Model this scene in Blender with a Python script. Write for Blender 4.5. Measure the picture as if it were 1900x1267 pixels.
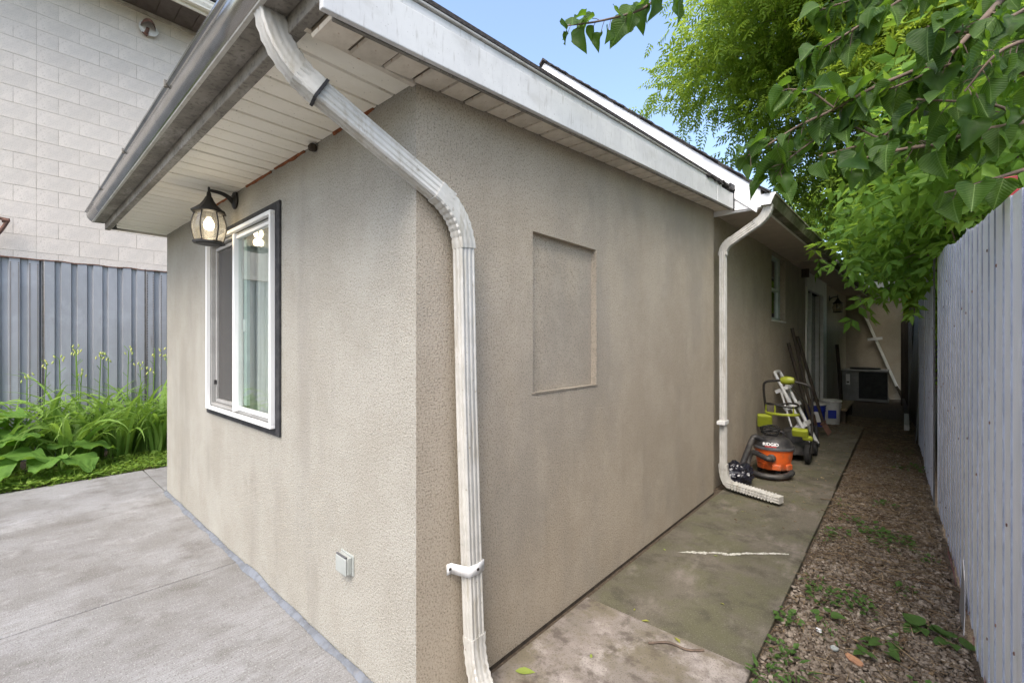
import bpy, bmesh, math, random
import numpy as np
from mathutils import Vector, Matrix, noise

for o in list(bpy.data.objects):
    bpy.data.objects.remove(o, do_unlink=True)
S = bpy.context.scene
COL = S.collection
random.seed(7)
RNG = np.random.default_rng(11)

# ------------------------------------------------------------------ camera
cd = bpy.data.cameras.new('camera')
cam = bpy.data.objects.new('camera', cd); COL.objects.link(cam)
cam.location = (1.345, -0.991, 1.40)
cam.rotation_euler = (math.pi/2, 0, math.radians(41.47))
cd.sensor_fit = 'HORIZONTAL'; cd.sensor_width = 36.0
cd.angle = math.radians(97.99)
cd.shift_y = 2.5/1900
cd.clip_start = 0.02; cd.clip_end = 2000
S.camera = cam

# ------------------------------------------------------------------ world, sun, exposure
SUN_EL, SUN_AZ = 54.0, 158.0       # azimuth: clockwise from +Y, the side the light comes from
W = bpy.data.worlds.new('World'); S.world = W; W.use_nodes = True
nt = W.node_tree; nt.nodes.clear()
out = nt.nodes.new('ShaderNodeOutputWorld'); bg = nt.nodes.new('ShaderNodeBackground')
sky = nt.nodes.new('ShaderNodeTexSky'); sky.sky_type = 'NISHITA'; sky.sun_disc = False
sky.sun_elevation = math.radians(SUN_EL); sky.sun_rotation = math.radians(SUN_AZ)
sky.air_density = 1.0; sky.dust_density = 3.0; sky.ozone_density = 1.0
bg.inputs['Strength'].default_value = 0.15
nt.links.new(sky.outputs[0], bg.inputs['Color']); nt.links.new(bg.outputs[0], out.inputs['Surface'])
ld = bpy.data.lights.new('sun', 'SUN'); ld.energy = 1.1; ld.angle = math.radians(36); ld.color = (1, .95, .87)
sun = bpy.data.objects.new('sun', ld); COL.objects.link(sun)
_a, _e = math.radians(SUN_AZ), math.radians(SUN_EL)
sun.rotation_euler = Vector((math.sin(_a)*math.cos(_e), math.cos(_a)*math.cos(_e), math.sin(_e))).to_track_quat('Z', 'Y').to_euler()
sun.location = (0, -10, 20)
S.render.engine = 'CYCLES'
S.view_settings.view_transform = 'Standard'; S.view_settings.look = 'None'
S.view_settings.exposure = 1.55; S.view_settings.gamma = 1.0
S.cycles.max_bounces = 10; S.cycles.diffuse_bounces = 7; S.cycles.transparent_max_bounces = 12
S.cycles.use_denoising = True

# ------------------------------------------------------------------ materials
def mat(name, col, col2=None, ns=6.0, rough=.8, metal=0.0, layers=(), bumps=(), spec=.3, vary=0.0, stretch=(1,1,1), ramp=(.38,.62), attr=None):
    """layers: (colour, scale, lo, hi, amount, stretch) stains; bumps: (scale, strength, distance, stretch)."""
    m = bpy.data.materials.new(name); m.use_nodes = True
    t = m.node_tree; N, L = t.nodes, t.links
    b = N['Principled BSDF']
    b.inputs['Roughness'].default_value = rough; b.inputs['Metallic'].default_value = metal
    b.inputs['Specular IOR Level'].default_value = spec
    tc = N.new('ShaderNodeTexCoord')
    def noi(scale, st=(1,1,1), det=9.0):
        mp = N.new('ShaderNodeMapping'); mp.inputs['Scale'].default_value = st
        L.new(tc.outputs['Object'], mp.inputs['Vector'])
        n = N.new('ShaderNodeTexNoise'); n.inputs['Scale'].default_value = scale; n.inputs['Detail'].default_value = 1.5 if scale >= 60 else det
        n.inputs['Roughness'].default_value = .66
        L.new(mp.outputs[0], n.inputs['Vector']); return n.outputs['Fac']
    def mr(src, lo, hi, a=0.0, c=1.0):
        r = N.new('ShaderNodeMapRange'); r.inputs[1].default_value = lo; r.inputs[2].default_value = hi
        r.inputs[3].default_value = a; r.inputs[4].default_value = c; r.interpolation_type = 'SMOOTHSTEP'
        L.new(src, r.inputs[0]); return r.outputs[0]
    def mix(f, A, B):
        x = N.new('ShaderNodeMix'); x.data_type = 'RGBA'
        if isinstance(f, float): x.inputs[0].default_value = f
        else: L.new(f, x.inputs[0])
        for s, v in ((6, A), (7, B)):
            if isinstance(v, tuple): x.inputs[s].default_value = (*v, 1)
            else: L.new(v, x.inputs[s])
        return x.outputs[2]
    c = col
    if attr:
        at = N.new('ShaderNodeAttribute'); at.attribute_name = attr
        c = mix(at.outputs['Fac'], col, col2)
    elif col2: c = mix(mr(noi(ns, stretch), *ramp), col, col2)
    for (lc, sc, lo, hi, am, st) in layers:
        if sc < 60: lo, hi = lo-.055, hi-.07
        c = mix(mr(noi(sc, st), lo, hi, 0, am), c, lc)
    if vary:
        oi = N.new('ShaderNodeObjectInfo'); hs = N.new('ShaderNodeHueSaturation')
        L.new(mr(oi.outputs['Random'], 0, 1, 1-vary, 1+vary), hs.inputs['Value'])
        if isinstance(c, tuple): hs.inputs['Color'].default_value = (*c, 1)
        else: L.new(c, hs.inputs['Color'])
        c = hs.outputs[0]
    if isinstance(c, tuple): b.inputs['Base Color'].default_value = (*c, 1)
    else: L.new(c, b.inputs['Base Color'])
    prev = None
    for (sc, sg, di, st) in bumps:
        bp = N.new('ShaderNodeBump'); bp.inputs['Strength'].default_value = sg; bp.inputs['Distance'].default_value = di
        L.new(noi(sc, st, 3.0), bp.inputs['Height'])
        if prev: L.new(prev, bp.inputs['Normal'])
        prev = bp.outputs[0]
    if prev: L.new(prev, b.inputs['Normal'])
    return m

def leafmat(name, dark, light, trans, rough=.45, amount=.4):
    m = mat(name, dark, light, attr='shade', rough=rough, spec=.2, layers=((tuple(c*.55 for c in dark), 35, .56, .72, .5, (1, 1, 1)),), bumps=((45, .25, .01, (1, 1, 1)),))
    t = m.node_tree; N, L = t.nodes, t.links
    b = N['Principled BSDF']; o = N['Material Output']
    tr = N.new('ShaderNodeBsdfTranslucent'); tr.inputs['Color'].default_value = (*trans, 1)
    mx = N.new('ShaderNodeMixShader'); mx.inputs[0].default_value = amount
    L.new(b.outputs[0], mx.inputs[1]); L.new(tr.outputs[0], mx.inputs[2]); L.new(mx.outputs[0], o.inputs['Surface'])
    return m

U = (1, 1, 1)
MT = {}
STB = ((140, .55, .010, U), (290, .5, .005, U))
MT['stucco'] = mat('stucco_front', (0.368, 0.352, 0.307), (0.328, 0.309, 0.264), 2.2, .95, bumps=STB, spec=.15, layers=(
    ((0.164, 0.141, 0.109), 125, .50, .66, .62, U), ((0.454, 0.436, 0.388), 150, .54, .66, .6, U), ((0.248, 0.233, 0.205), 1.3, .55, .75, .42, (2.2, 2.2, .4)), ((0.261, 0.239, 0.197), 7, .60, .74, .25, U), ((0.412, 0.398, 0.353), 1.0, .56, .74, .5, (1, 1, .6))))
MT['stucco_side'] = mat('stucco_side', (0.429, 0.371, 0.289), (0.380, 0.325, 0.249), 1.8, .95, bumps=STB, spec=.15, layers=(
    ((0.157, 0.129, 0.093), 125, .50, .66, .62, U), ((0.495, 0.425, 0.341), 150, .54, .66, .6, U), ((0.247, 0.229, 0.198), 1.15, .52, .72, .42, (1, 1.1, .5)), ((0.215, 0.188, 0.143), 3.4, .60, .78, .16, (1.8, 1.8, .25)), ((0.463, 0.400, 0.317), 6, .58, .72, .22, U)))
MT['block'] = mat('painted_block', (.715, .65, .57), (.665, .605, .53), 3, .9, vary=.03, bumps=((160, .5, .006, U), (14, .3, .006, U)), layers=(
    ((.54, .50, .45), 5, .54, .74, .35, U), ((.36, .33, .29), 130, .54, .68, .4, U), ((.42, .36, .29), 22, .62, .74, .4, U)))
MT['mortar'] = mat('mortar', (.42, .37, .31), (.60, .55, .48), 5, .95, bumps=((120, .4, .004, U),))
MT['concrete'] = mat('driveway_concrete', (0.267, 0.267, 0.267), (0.207, 0.203, 0.199), 1.6, .9, vary=.03, bumps=((120, .5, .004, (1.4, .10, 1)), (170, .6, .004, U)), layers=(
    ((0.151, 0.144, 0.131), 1.5, .47, .70, .65, (.9, .8, 1)), ((0.101, 0.092, 0.080), 4.5, .55, .74, .55, (1.1, .9, 1)), ((0.171, 0.163, 0.151), 150, .48, .60, .55, (1.1, .05, 1)),
    ((0.423, 0.423, 0.423), 3.1, .60, .78, .32, (1, .9, 1)), ((0.462, 0.453, 0.443), 130, .58, .70, .5, U), ((0.080, 0.076, 0.068), 110, .57, .69, .6, U)))
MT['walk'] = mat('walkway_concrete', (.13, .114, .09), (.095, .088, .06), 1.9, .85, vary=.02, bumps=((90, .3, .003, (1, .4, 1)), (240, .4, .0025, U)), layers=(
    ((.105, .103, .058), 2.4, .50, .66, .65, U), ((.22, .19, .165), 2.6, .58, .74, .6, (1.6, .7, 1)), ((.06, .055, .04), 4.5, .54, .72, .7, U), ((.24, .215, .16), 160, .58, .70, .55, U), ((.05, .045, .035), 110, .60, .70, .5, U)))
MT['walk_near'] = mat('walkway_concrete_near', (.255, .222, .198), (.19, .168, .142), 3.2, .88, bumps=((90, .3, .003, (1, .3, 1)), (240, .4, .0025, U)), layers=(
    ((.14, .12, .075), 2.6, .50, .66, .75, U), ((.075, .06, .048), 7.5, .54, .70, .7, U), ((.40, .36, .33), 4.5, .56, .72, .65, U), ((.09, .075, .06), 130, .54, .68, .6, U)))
MT['caulk'] = mat('grey_caulk', (.17, .187, .215), (.125, .135, .15), 22, .6, bumps=((50, .4, .006, U),), layers=(((.18, .17, .16), 30, .6, .75, .6, U),))
MT['soil'] = mat('soil', (.075, .055, .038), (.11, .085, .06), 30, .98, bumps=((70, .8, .02, U), (240, .5, .01, U)), layers=(((.17, .13, .085), 120, .58, .7, .7, (1, .3, 1)),))
MT['ground'] = mat('ground_soil', (.06, .06, .03), (.09, .08, .05), 4, .98, bumps=((50, .8, .02, U),))
MT['white_metal'] = mat('white_aluminium', (.50, .49, .455), (.42, .41, .375), 8, .42, spec=.5, bumps=((14, .15, .01, (1, 1, .2)),), layers=(
    ((.30, .27, .21), 9, .56, .72, .6, (3, 3, .5)), ((.20, .17, .12), 60, .66, .76, .6, U)))
MT['fascia'] = mat('white_fascia', (.66, .66, .65), (.57, .57, .565), 3, .5, spec=.4, layers=(((.46, .45, .42), 9, .58, .78, .4, (2, .5, 1.4)), ((.30, .28, .25), 28, .60, .74, .4, (2, 2, .3)), ((.2, .19, .17), 120, .70, .76, .6, U)))
MT['gable'] = mat('white_gable', (.83, .83, .83), (.78, .78, .79), 3, .5, spec=.4)
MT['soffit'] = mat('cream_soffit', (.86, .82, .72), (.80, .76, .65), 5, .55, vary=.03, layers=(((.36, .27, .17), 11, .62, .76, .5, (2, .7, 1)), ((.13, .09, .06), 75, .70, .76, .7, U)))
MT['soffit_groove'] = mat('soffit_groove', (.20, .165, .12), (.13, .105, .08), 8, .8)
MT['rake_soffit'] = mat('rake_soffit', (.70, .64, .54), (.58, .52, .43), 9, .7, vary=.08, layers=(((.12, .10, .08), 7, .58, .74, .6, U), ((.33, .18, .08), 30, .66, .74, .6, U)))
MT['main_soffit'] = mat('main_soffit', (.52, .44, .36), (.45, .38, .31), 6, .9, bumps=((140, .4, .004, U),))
MT['gutter'] = mat('gutter_metal', (.42, .405, .38), (.34, .325, .30), 24, .24, metal=.95, spec=.5, stretch=(.15, 1, 1), layers=(((.18, .165, .145), 4, .58, .78, .6, U),), bumps=((240, .12, .002, (.05, 1, 1)),))
MT['gutter_bottom'] = mat('gutter_dirty', (.27, .25, .215), (.19, .175, .15), 5, .7, layers=(((.42, .40, .36), 7, .54, .72, .6, (.4, 1, 1)), ((.09, .08, .07), 55, .56, .7, .6, U)))
MT['gutter_moss'] = mat('mossy_gutter', (.20, .19, .14), (.09, .095, .05), 5, .7, layers=(((.42, .42, .38), 3, .60, .74, .6, U),))
MT['rust'] = mat('rust', (.26, .085, .03), (.14, .055, .025), 40, .95, bumps=((90, .6, .004, U),))
MT['rusty_iron'] = mat('rusty_iron', (.20, .10, .07), (.11, .065, .05), 30, .8, bumps=((120, .5, .003, U),))
MT['patch'] = mat('white_mortar_patch', (.72, .71, .68), (.62, .6, .56), 30, .95, bumps=((60, .6, .01, U),))
MT['shingle'] = mat('shingle', (.035, .033, .033), (.06, .053, .05), 60, .95, vary=.2, bumps=((200, .6, .004, U),))
MT['tar'] = mat('tar', (.012, .012, .013), None, rough=.5)
MT['black_metal'] = mat('black_metal', (.018, .016, .014), (.03, .026, .022), 30, .5, spec=.5)
MT['black_board'] = mat('black_flashing', (.022, .022, .025), (.045, .044, .045), 20, .75, bumps=((90, .3, .004, U),))
MT['vinyl'] = mat('white_vinyl', (.80, .80, .79), (.76, .76, .74), 5, .35, spec=.5)
MT['vinyl_track'] = mat('grey_window_track', (.36, .355, .34), (.30, .295, .28), 6, .5)
MT['vinyl_old'] = mat('aged_white_paint', (.74, .73, .68), (.64, .63, .58), 6, .5, spec=.4)
MT['vinyl_green'] = mat('green_grey_paint', (.52, .58, .55), (.45, .51, .48), 6, .5)
MT['curtain'] = mat('grey_curtain', (.50, .48, .45), (.40, .385, .36), 9, .9, stretch=(6, 6, .3))
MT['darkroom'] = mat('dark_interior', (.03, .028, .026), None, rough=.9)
MT['outlet'] = mat('grey_outlet', (.36, .38, .36), (.32, .34, .32), 20, .4, spec=.5)
MT['fence_left'] = mat('galvanised_sheet', (.33, .34, .36), (.27, .28, .295), 3, .5, metal=.25, spec=.5, vary=.05, stretch=(1, 1, .25), layers=(
    ((.40, .42, .45), 2.2, .56, .74, .5, (1, 1, .9)), ((.15, .11, .075), 5, .66, .8, .5, (2, 2, .2)), ((.24, .12, .06), 50, .73, .78, .8, U)))
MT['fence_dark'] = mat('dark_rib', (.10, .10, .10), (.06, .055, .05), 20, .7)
MT['perf'] = mat('perforation', (.17, .13, .10), (.09, .075, .06), 30, .8)
MT['fence_white'] = mat('white_painted_sheet', (.94, .945, .955), (.90, .905, .92), 1.8, .35, spec=.5, vary=.02, layers=(
    ((.74, .78, .87), 1.6, .56, .76, .5, (1, 1, .8)), ((.12, .05, .05), 22, .735, .75, .9, (1, 1, .55)), ((.13, .12, .13), 55, .735, .75, .85, U), ((.62, .50, .50), 5, .68, .82, .35, (1, 1, .3))), bumps=((7, .5, .02, (1, 1, .5)), (60, .2, .004, U)))
MT['groove'] = mat('grimy_groove', (.34, .37, .45), (.24, .26, .32), 9, .7)  # occlusion shade between ribs, put in as a darker colour
MT['fence_red'] = mat('red_primer', (.36, .05, .06), (.52, .36, .38), 22, .7)
MT['fence_grey'] = mat('weathered_grey_sheet', (.36, .36, .37), (.27, .265, .27), 3, .5, metal=.3, stretch=(1, 1, .2), layers=(((.2, .17, .13), 4, .58, .74, .5, (1, 1, .2)),))
MT['red_post'] = mat('red_post', (.28, .02, .03), (.2, .02, .025), 20, .5)
MT['old_wood'] = mat('old_wood', (.075, .058, .042), (.045, .036, .028), 20, .9, stretch=(1, 1, .1))
MT['plank'] = mat('plank_wood', (.30, .22, .13), (.22, .16, .095), 12, .8, stretch=(1, .1, 1))
MT['handle_wood'] = mat('handle_wood', (.06, .045, .03), (.035, .027, .02), 30, .7, stretch=(1, 1, .1))
MT['orange'] = mat('orange_plastic', (.66, .115, .018), (.58, .10, .018), 9, .38, spec=.5, layers=(((.25, .10, .05), 9, .52, .74, .6, U), ((.40, .30, .22), 4, .58, .76, .5, U)))
MT['black_plastic'] = mat('black_plastic', (.016, .016, .018), (.028, .027, .028), 15, .5, spec=.45, layers=(((.10, .092, .08), 7, .5, .74, .6, U),))
MT['grey_plastic'] = mat('grey_plastic', (.10, .10, .105), (.08, .08, .085), 15, .45, spec=.5)
MT['rubber'] = mat('rubber', (.012, .012, .012), (.025, .024, .023), 20, .8)
MT['lime'] = mat('lime_plastic', (.33, .37, .025), (.27, .31, .03), 9, .4, spec=.5)
MT['blue'] = mat('blue_plastic', (.015, .03, .30), (.02, .04, .25), 6, .35, spec=.5)
MT['white_plastic'] = mat('white_plastic', (.62, .61, .58), (.50, .49, .45), 6, .4, spec=.5, layers=(((.3, .27, .22), 12, .6, .76, .5, U),))
MT['aluminium'] = mat('aluminium', (.80, .80, .79), (.72, .72, .71), 9, .38, metal=.05, spec=.5)
MT['bag'] = mat('black_bag', (.008, .008, .014), (.014, .014, .022), 5, .18, spec=.7, bumps=((26, .6, .02, U),))
MT['ac_dark'] = mat('ac_grille', (.02, .022, .022), (.035, .036, .035), 10, .5)
MT['ac_panel'] = mat('ac_panel', (.26, .26, .25), (.21, .21, .2), 6, .5)
MT['label_white'] = mat('label_white', (.75, .75, .75), None, rough=.5)
MT['label_red'] = mat('label_red', (.45, .03, .03), None, rough=.5)
MT['paint'] = mat('white_streak', (.58, .57, .52), (.34, .33, .28), 70, .9)
MT['stone_orange'] = mat('brick_shard', (.42, .22, .12), (.32, .17, .10), 30, .95, bumps=((90, .5, .004, U),))
MT['stone'] = mat('gravel', (.10, .076, .055), (.37, .315, .255), attr='shade', rough=.95, spec=.2)
MT['straw'] = mat('litter', (.085, .052, .03), (.36, .275, .165), attr='shade', rough=.95, spec=.2)
MT['bark'] = mat('bark', (.17, .125, .09), (.105, .08, .06), 30, .9, bumps=((80, .6, .01, U),))
MT['twig'] = mat('twig', (.16, .115, .085), (.105, .078, .06), 25, .8)
MT['lilac_leaf'] = leafmat('lilac_leaf', (.018, .048, .010), (.052, .108, .016), (.16, .30, .02), .5, .40)
def veined(m, freq=30.0):
    t = m.node_tree; N, L = t.nodes, t.links; b = N['Principled BSDF']
    tc = N.new('ShaderNodeTexCoord'); sp = N.new('ShaderNodeSeparateXYZ'); L.new(tc.outputs['Object'], sp.inputs[0])
    def mt(op, a, c=None):
        q = N.new('ShaderNodeMath'); q.operation = op
        for i_, v_ in enumerate((a, c)):
            if v_ is None: continue
            if isinstance(v_, float): q.inputs[i_].default_value = v_
            else: L.new(v_, q.inputs[i_])
        return q.outputs[0]
    ax = mt('ABSOLUTE', sp.outputs['X']); ph = mt('MULTIPLY', mt('SUBTRACT', sp.outputs['Y'], mt('MULTIPLY', ax, .75)), freq)
    vein = mt('POWER', mt('ABSOLUTE', mt('COSINE', ph)), 9.0); midr = mt('LESS_THAN', ax, .014)
    vm = mt('MAXIMUM', mt('MULTIPLY', vein, .45), midr)
    src = b.inputs['Base Color'].links[0].from_socket; x = N.new('ShaderNodeMix'); x.data_type = 'RGBA'; x.inputs[7].default_value = (.17, .26, .08, 1)
    L.new(mt('MULTIPLY', vm, .75), x.inputs[0]); L.new(src, x.inputs[6]); L.new(x.outputs[2], b.inputs['Base Color'])
    bp = N.new('ShaderNodeBump'); bp.inputs['Strength'].default_value = .5; bp.inputs['Distance'].default_value = .006; bp.invert = True
    L.new(vm, bp.inputs['Height']); L.new(bp.outputs[0], b.inputs['Normal'])
veined(MT['lilac_leaf'])
MT['lilac_far'] = leafmat('lilac_far', (.018, .048, .010), (.052, .108, .016), (.16, .30, .02), .5, .40)
MT['ash_leaf'] = leafmat('ash_leaf', (.09, .17, .02), (.21, .30, .04), (.46, .60, .06), .5, .48)
MT['elder_leaf'] = leafmat('elder_leaf', (.07, .165, .025), (.17, .30, .05), (.34, .52, .06), .45, .48)
MT['lily_leaf'] = leafmat('lily_leaf', (.10, .215, .03), (.26, .39, .09), (.28, .45, .06), .5, .40)
MT['burdock_leaf'] = leafmat('burdock_leaf', (.085, .19, .03), (.16, .28, .055), (.22, .38, .04), .6, .35)
MT['cover_leaf'] = leafmat('cover_leaf', (.10, .19, .025), (.26, .37, .07), (.28, .42, .05), .6, .38)
MT['weed_leaf'] = leafmat('weed_leaf', (.05, .105, .022), (.10, .17, .045), (.13, .24, .04), .6, .25)
MT['fallen_leaf'] = leafmat('fallen_leaf', (.30, .30, .07), (.22, .36, .07), (.3, .4, .05), .6, .2)
MT['bud'] = mat('bud', (.34, .42, .12), (.5, .5, .15), 30, .6)

def glass(name, tint=(.92, .96, .94), extra=.05):
    m = bpy.data.materials.new(name); m.use_nodes = True; t = m.node_tree; N, L = t.nodes, t.links
    N.remove(N['Principled BSDF'])
    lw = N.new('ShaderNodeLayerWeight'); lw.inputs['Blend'].default_value = .5
    pw = N.new('ShaderNodeMath'); pw.operation = 'POWER'; pw.inputs[1].default_value = 4.0; L.new(lw.outputs['Facing'], pw.inputs[0])
    fr = pw
    ad = N.new('ShaderNodeMath'); ad.operation = 'ADD'; ad.inputs[1].default_value = extra; ad.use_clamp = True
    tr = N.new('ShaderNodeBsdfTransparent'); tr.inputs['Color'].default_value = (*tint, 1)
    gl = N.new('ShaderNodeBsdfGlossy'); gl.inputs['Roughness'].default_value = .02
    mx = N.new('ShaderNodeMixShader')
    L.new(fr.outputs[0], ad.inputs[0]); L.new(ad.outputs[0], mx.inputs[0]); L.new(tr.outputs[0], mx.inputs[1]); L.new(gl.outputs[0], mx.inputs[2])
    L.new(mx.outputs[0], N['Material Output'].inputs['Surface']); return m
MT['glass'] = glass('window_glass', extra=.03)
MT['lamp_glass'] = glass('lamp_glass', (.80, .74, .62), .05)
def frost(m):
    t = m.node_tree; N, L = t.nodes, t.links; o = N['Material Output']; src = o.inputs['Surface'].links[0].from_socket
    d = N.new('ShaderNodeBsdfTranslucent'); d.inputs['Color'].default_value = (.92, .90, .84, 1); x = N.new('ShaderNodeMixShader'); x.inputs[0].default_value = .07
    L.new(src, x.inputs[1]); L.new(d.outputs[0], x.inputs[2]); L.new(x.outputs[0], o.inputs['Surface'])
frost(MT['lamp_glass'])
def screenmat():
    m = bpy.data.materials.new('insect_screen'); m.use_nodes = True; t = m.node_tree; N, L = t.nodes, t.links
    b = N['Principled BSDF']; b.inputs['Base Color'].default_value = (.10, .095, .09, 1); b.inputs['Roughness'].default_value = .7
    tr = N.new('ShaderNodeBsdfTransparent'); mx = N.new('ShaderNodeMixShader'); mx.inputs[0].default_value = .62
    L.new(tr.outputs[0], mx.inputs[1]); L.new(b.outputs[0], mx.inputs[2]); L.new(mx.outputs[0], N['Material Output'].inputs['Surface']); return m
MT['screen'] = screenmat()
def emis(name, col, s):
    m = bpy.data.materials.new(name); m.use_nodes = True; b = m.node_tree.nodes['Principled BSDF']
    b.inputs['Base Color'].default_value = (*col, 1); b.inputs['Emission Color'].default_value = (*col, 1); b.inputs['Emission Strength'].default_value = s; return m
MT['bulb'] = emis('lit_bulb', (1, .90, .72), 6.0)

# ------------------------------------------------------------------ helpers
def root(name, loc, label, cat, group=None):
    o = bpy.data.objects.new(name, None); COL.objects.link(o); o.location = loc; o.empty_display_size = .1
    tag(o, label, cat, group); return o
def tag(o, label=None, cat=None, group=None, kind=None):
    if label: o['label'] = label
    if cat: o['category'] = cat
    if group: o['group'] = group
    if kind: o['kind'] = kind
    return o
def origin(o):
    v = Vector((0, 0, 0))
    while o: v += o.location; o = o.parent
    return v
def link(name, me, m, parent=None):
    o = bpy.data.objects.new(name, me); COL.objects.link(o)
    if m and not me.materials: me.materials.append(MT[m])
    if parent: o.parent = parent
    return o
def V(*a): return Vector(a)
def spline(pts, n=8):
    pts = [Vector(p) for p in pts]; P = [pts[0]*2-pts[1]] + pts + [pts[-1]*2-pts[-2]]; o = []
    for i in range(1, len(P)-2):
        for k in range(n):
            t = k/n; a, b, c, d = P[i-1], P[i], P[i+1], P[i+2]
            o.append(.5*((2*b)+(c-a)*t+(2*a-5*b+4*c-d)*t*t+(3*b-a-3*c+d)*t**3))
    o.append(pts[-1]); return o

class MB:
    def __init__(s): s.v = []; s.f = []
    def add(s, vs, fs):
        k = len(s.v); s.v += [Vector(p) for p in vs]; s.f += [tuple(i+k for i in f) for f in fs]; return s
    def hexa(s, p):
        return s.add(p, [(3, 2, 1, 0), (4, 5, 6, 7), (0, 1, 5, 4), (1, 2, 6, 5), (2, 3, 7, 6), (3, 0, 4, 7)])
    def box(s, x0, x1, y0, y1, z0, z1):
        return s.hexa([(x0, y0, z0), (x1, y0, z0), (x1, y1, z0), (x0, y1, z0), (x0, y0, z1), (x1, y0, z1), (x1, y1, z1), (x0, y1, z1)])
    def obox(s, c, sx, sy, sz, R=None):
        k = len(s.v); s.box(-sx/2, sx/2, -sy/2, sy/2, -sz/2, sz/2); c = Vector(c)
        for i in range(k, len(s.v)): s.v[i] = (R @ s.v[i] if R else s.v[i]) + c
        return s
    def sweep(s, path, sec, ref, scales=None, caps=True, closed=True):
        path = [Vector(p) for p in path]; ref = Vector(ref).normalized(); n = len(sec); k0 = len(s.v)
        for i, p in enumerate(path):
            t = (path[min(i+1, len(path)-1)]-path[max(i-1, 0)]).normalized()
            a = t.cross(ref)
            if a.length < 1e-4: a = t.cross(Vector((.3, .5, .8)))
            a.normalize(); b = a.cross(t); sc = scales[i] if scales else 1
            s.v += [p+a*(q[0]*sc)+b*(q[1]*sc) for q in sec]
        for i in range(len(path)-1):
            for j in range(n if closed else n-1):
                j2 = (j+1) % n; A = k0+i*n
                s.f.append((A+j, A+j2, A+n+j2, A+n+j))
        if caps and closed:
            s.f.append(tuple(k0+j for j in reversed(range(n)))); A = k0+(len(path)-1)*n; s.f.append(tuple(A+j for j in range(n)))
        return s
    def tube(s, path, r, n=8, r1=None, caps=True):
        path = [Vector(p) for p in path]; d = (path[-1]-path[0]); ref = Vector((0, 0, 1))
        if abs(d.normalized().z) > .8: ref = Vector((1, .2, 0))
        sec = [(math.cos(2*math.pi*j/n)*r, math.sin(2*math.pi*j/n)*r) for j in range(n)]
        sc = None
        if r1 is not None: sc = [1+(r1/r-1)*i/(len(path)-1) for i in range(len(path))]
        return s.sweep(path, sec, ref, sc, caps)
    def lathe(s, prof, n=24, c=(0, 0, 0), R=None):
        c = Vector(c); k = len(s.v); m = len(prof)
        for j in range(n):
            a = 2*math.pi*j/n
            for (r, z) in prof:
                p = Vector((r*math.cos(a), r*math.sin(a), z)); s.v.append((R @ p if R else p)+c)
        for j in range(n):
            for i in range(m-1):
                A = k+j*m+i; B = k+((j+1) % n)*m+i
                s.f.append((A, B, B+1, A+1))
        return s
    def strip(s, pts, ax, thick):
        """polygon in a plane, extruded along ax by thick"""
        n = len(pts); d = Vector(ax)*thick; k = len(s.v)
        s.v += [Vector(p) for p in pts]+[Vector(p)+d for p in pts]
        s.f.append(tuple(k+i for i in reversed(range(n)))); s.f.append(tuple(k+n+i for i in range(n)))
        for i in range(n): j = (i+1) % n; s.f.append((k+i, k+j, k+n+j, k+n+i))
        return s
    def mesh(s, name, o=Vector((0, 0, 0)), smooth=None):
        me = bpy.data.meshes.new(name); me.from_pydata([p-o for p in s.v], [], s.f)
        bm = bmesh.new(); bm.from_mesh(me); bmesh.ops.recalc_face_normals(bm, faces=bm.faces); bm.to_mesh(me); bm.free()
        if smooth is not None:
            for p in me.polygons: p.use_smooth = True
            me.set_sharp_from_angle(angle=math.radians(smooth))
        return me
    def build(s, name, m, parent=None, smooth=None, bevel=0):
        o = link(name, s.mesh(name, origin(parent) if parent else Vector((0, 0, 0)), smooth), m, parent)
        if bevel:
            b = o.modifiers.new('bevel', 'BEVEL'); b.width = bevel; b.segments = 2; b.limit_method = 'ANGLE'; b.angle_limit = math.radians(40)
        return o

def npmesh(name, v, f, shade=None):
    """numpy vertices + triangles to a mesh, with an optional per-vertex shade"""
    me = bpy.data.meshes.new(name)
    me.vertices.add(len(v)); me.vertices.foreach_set('co', np.ascontiguousarray(v, dtype=np.float32).ravel())
    me.loops.add(f.size); me.loops.foreach_set('vertex_index', np.ascontiguousarray(f, dtype=np.int32).ravel())
    me.polygons.add(len(f)); me.polygons.foreach_set('loop_start', np.arange(0, f.size, 3, dtype=np.int32))
    me.polygons.foreach_set('loop_total', np.full(len(f), 3, dtype=np.int32))
    if shade is not None:
        a = me.attributes.new('shade', 'FLOAT', 'POINT'); a.data.foreach_set('value', np.ascontiguousarray(shade, dtype=np.float32))
    me.update(); me.validate(); return me
def euler_mats(rx, ry, rz):
    cx, sx, cy, sy, cz, sz = np.cos(rx), np.sin(rx), np.cos(ry), np.sin(ry), np.cos(rz), np.sin(rz)
    n = len(rx); X = np.zeros((n, 3, 3)); Y = np.zeros((n, 3, 3)); Z = np.zeros((n, 3, 3))
    X[:, 0, 0] = 1; X[:, 1, 1] = cx; X[:, 1, 2] = -sx; X[:, 2, 1] = sx; X[:, 2, 2] = cx
    Y[:, 1, 1] = 1; Y[:, 0, 0] = cy; Y[:, 0, 2] = sy; Y[:, 2, 0] = -sy; Y[:, 2, 2] = cy
    Z[:, 2, 2] = 1; Z[:, 0, 0] = cz; Z[:, 0, 1] = -sz; Z[:, 1, 0] = sz; Z[:, 1, 1] = cz
    return Z @ Y @ X
def scatter(tv, tf, pos, R, sc, shade):
    """copies of one template merged into arrays"""
    n = len(pos); m = len(tv)
    v = np.einsum('nij,mj->nmi', R, tv)*np.asarray(sc).reshape(n, 1, -1)+pos[:, None, :]
    f = (tf[None]+(np.arange(n)*m)[:, None, None]).reshape(-1, 3)
    return v.reshape(-1, 3), f, np.repeat(shade, m)
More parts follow.
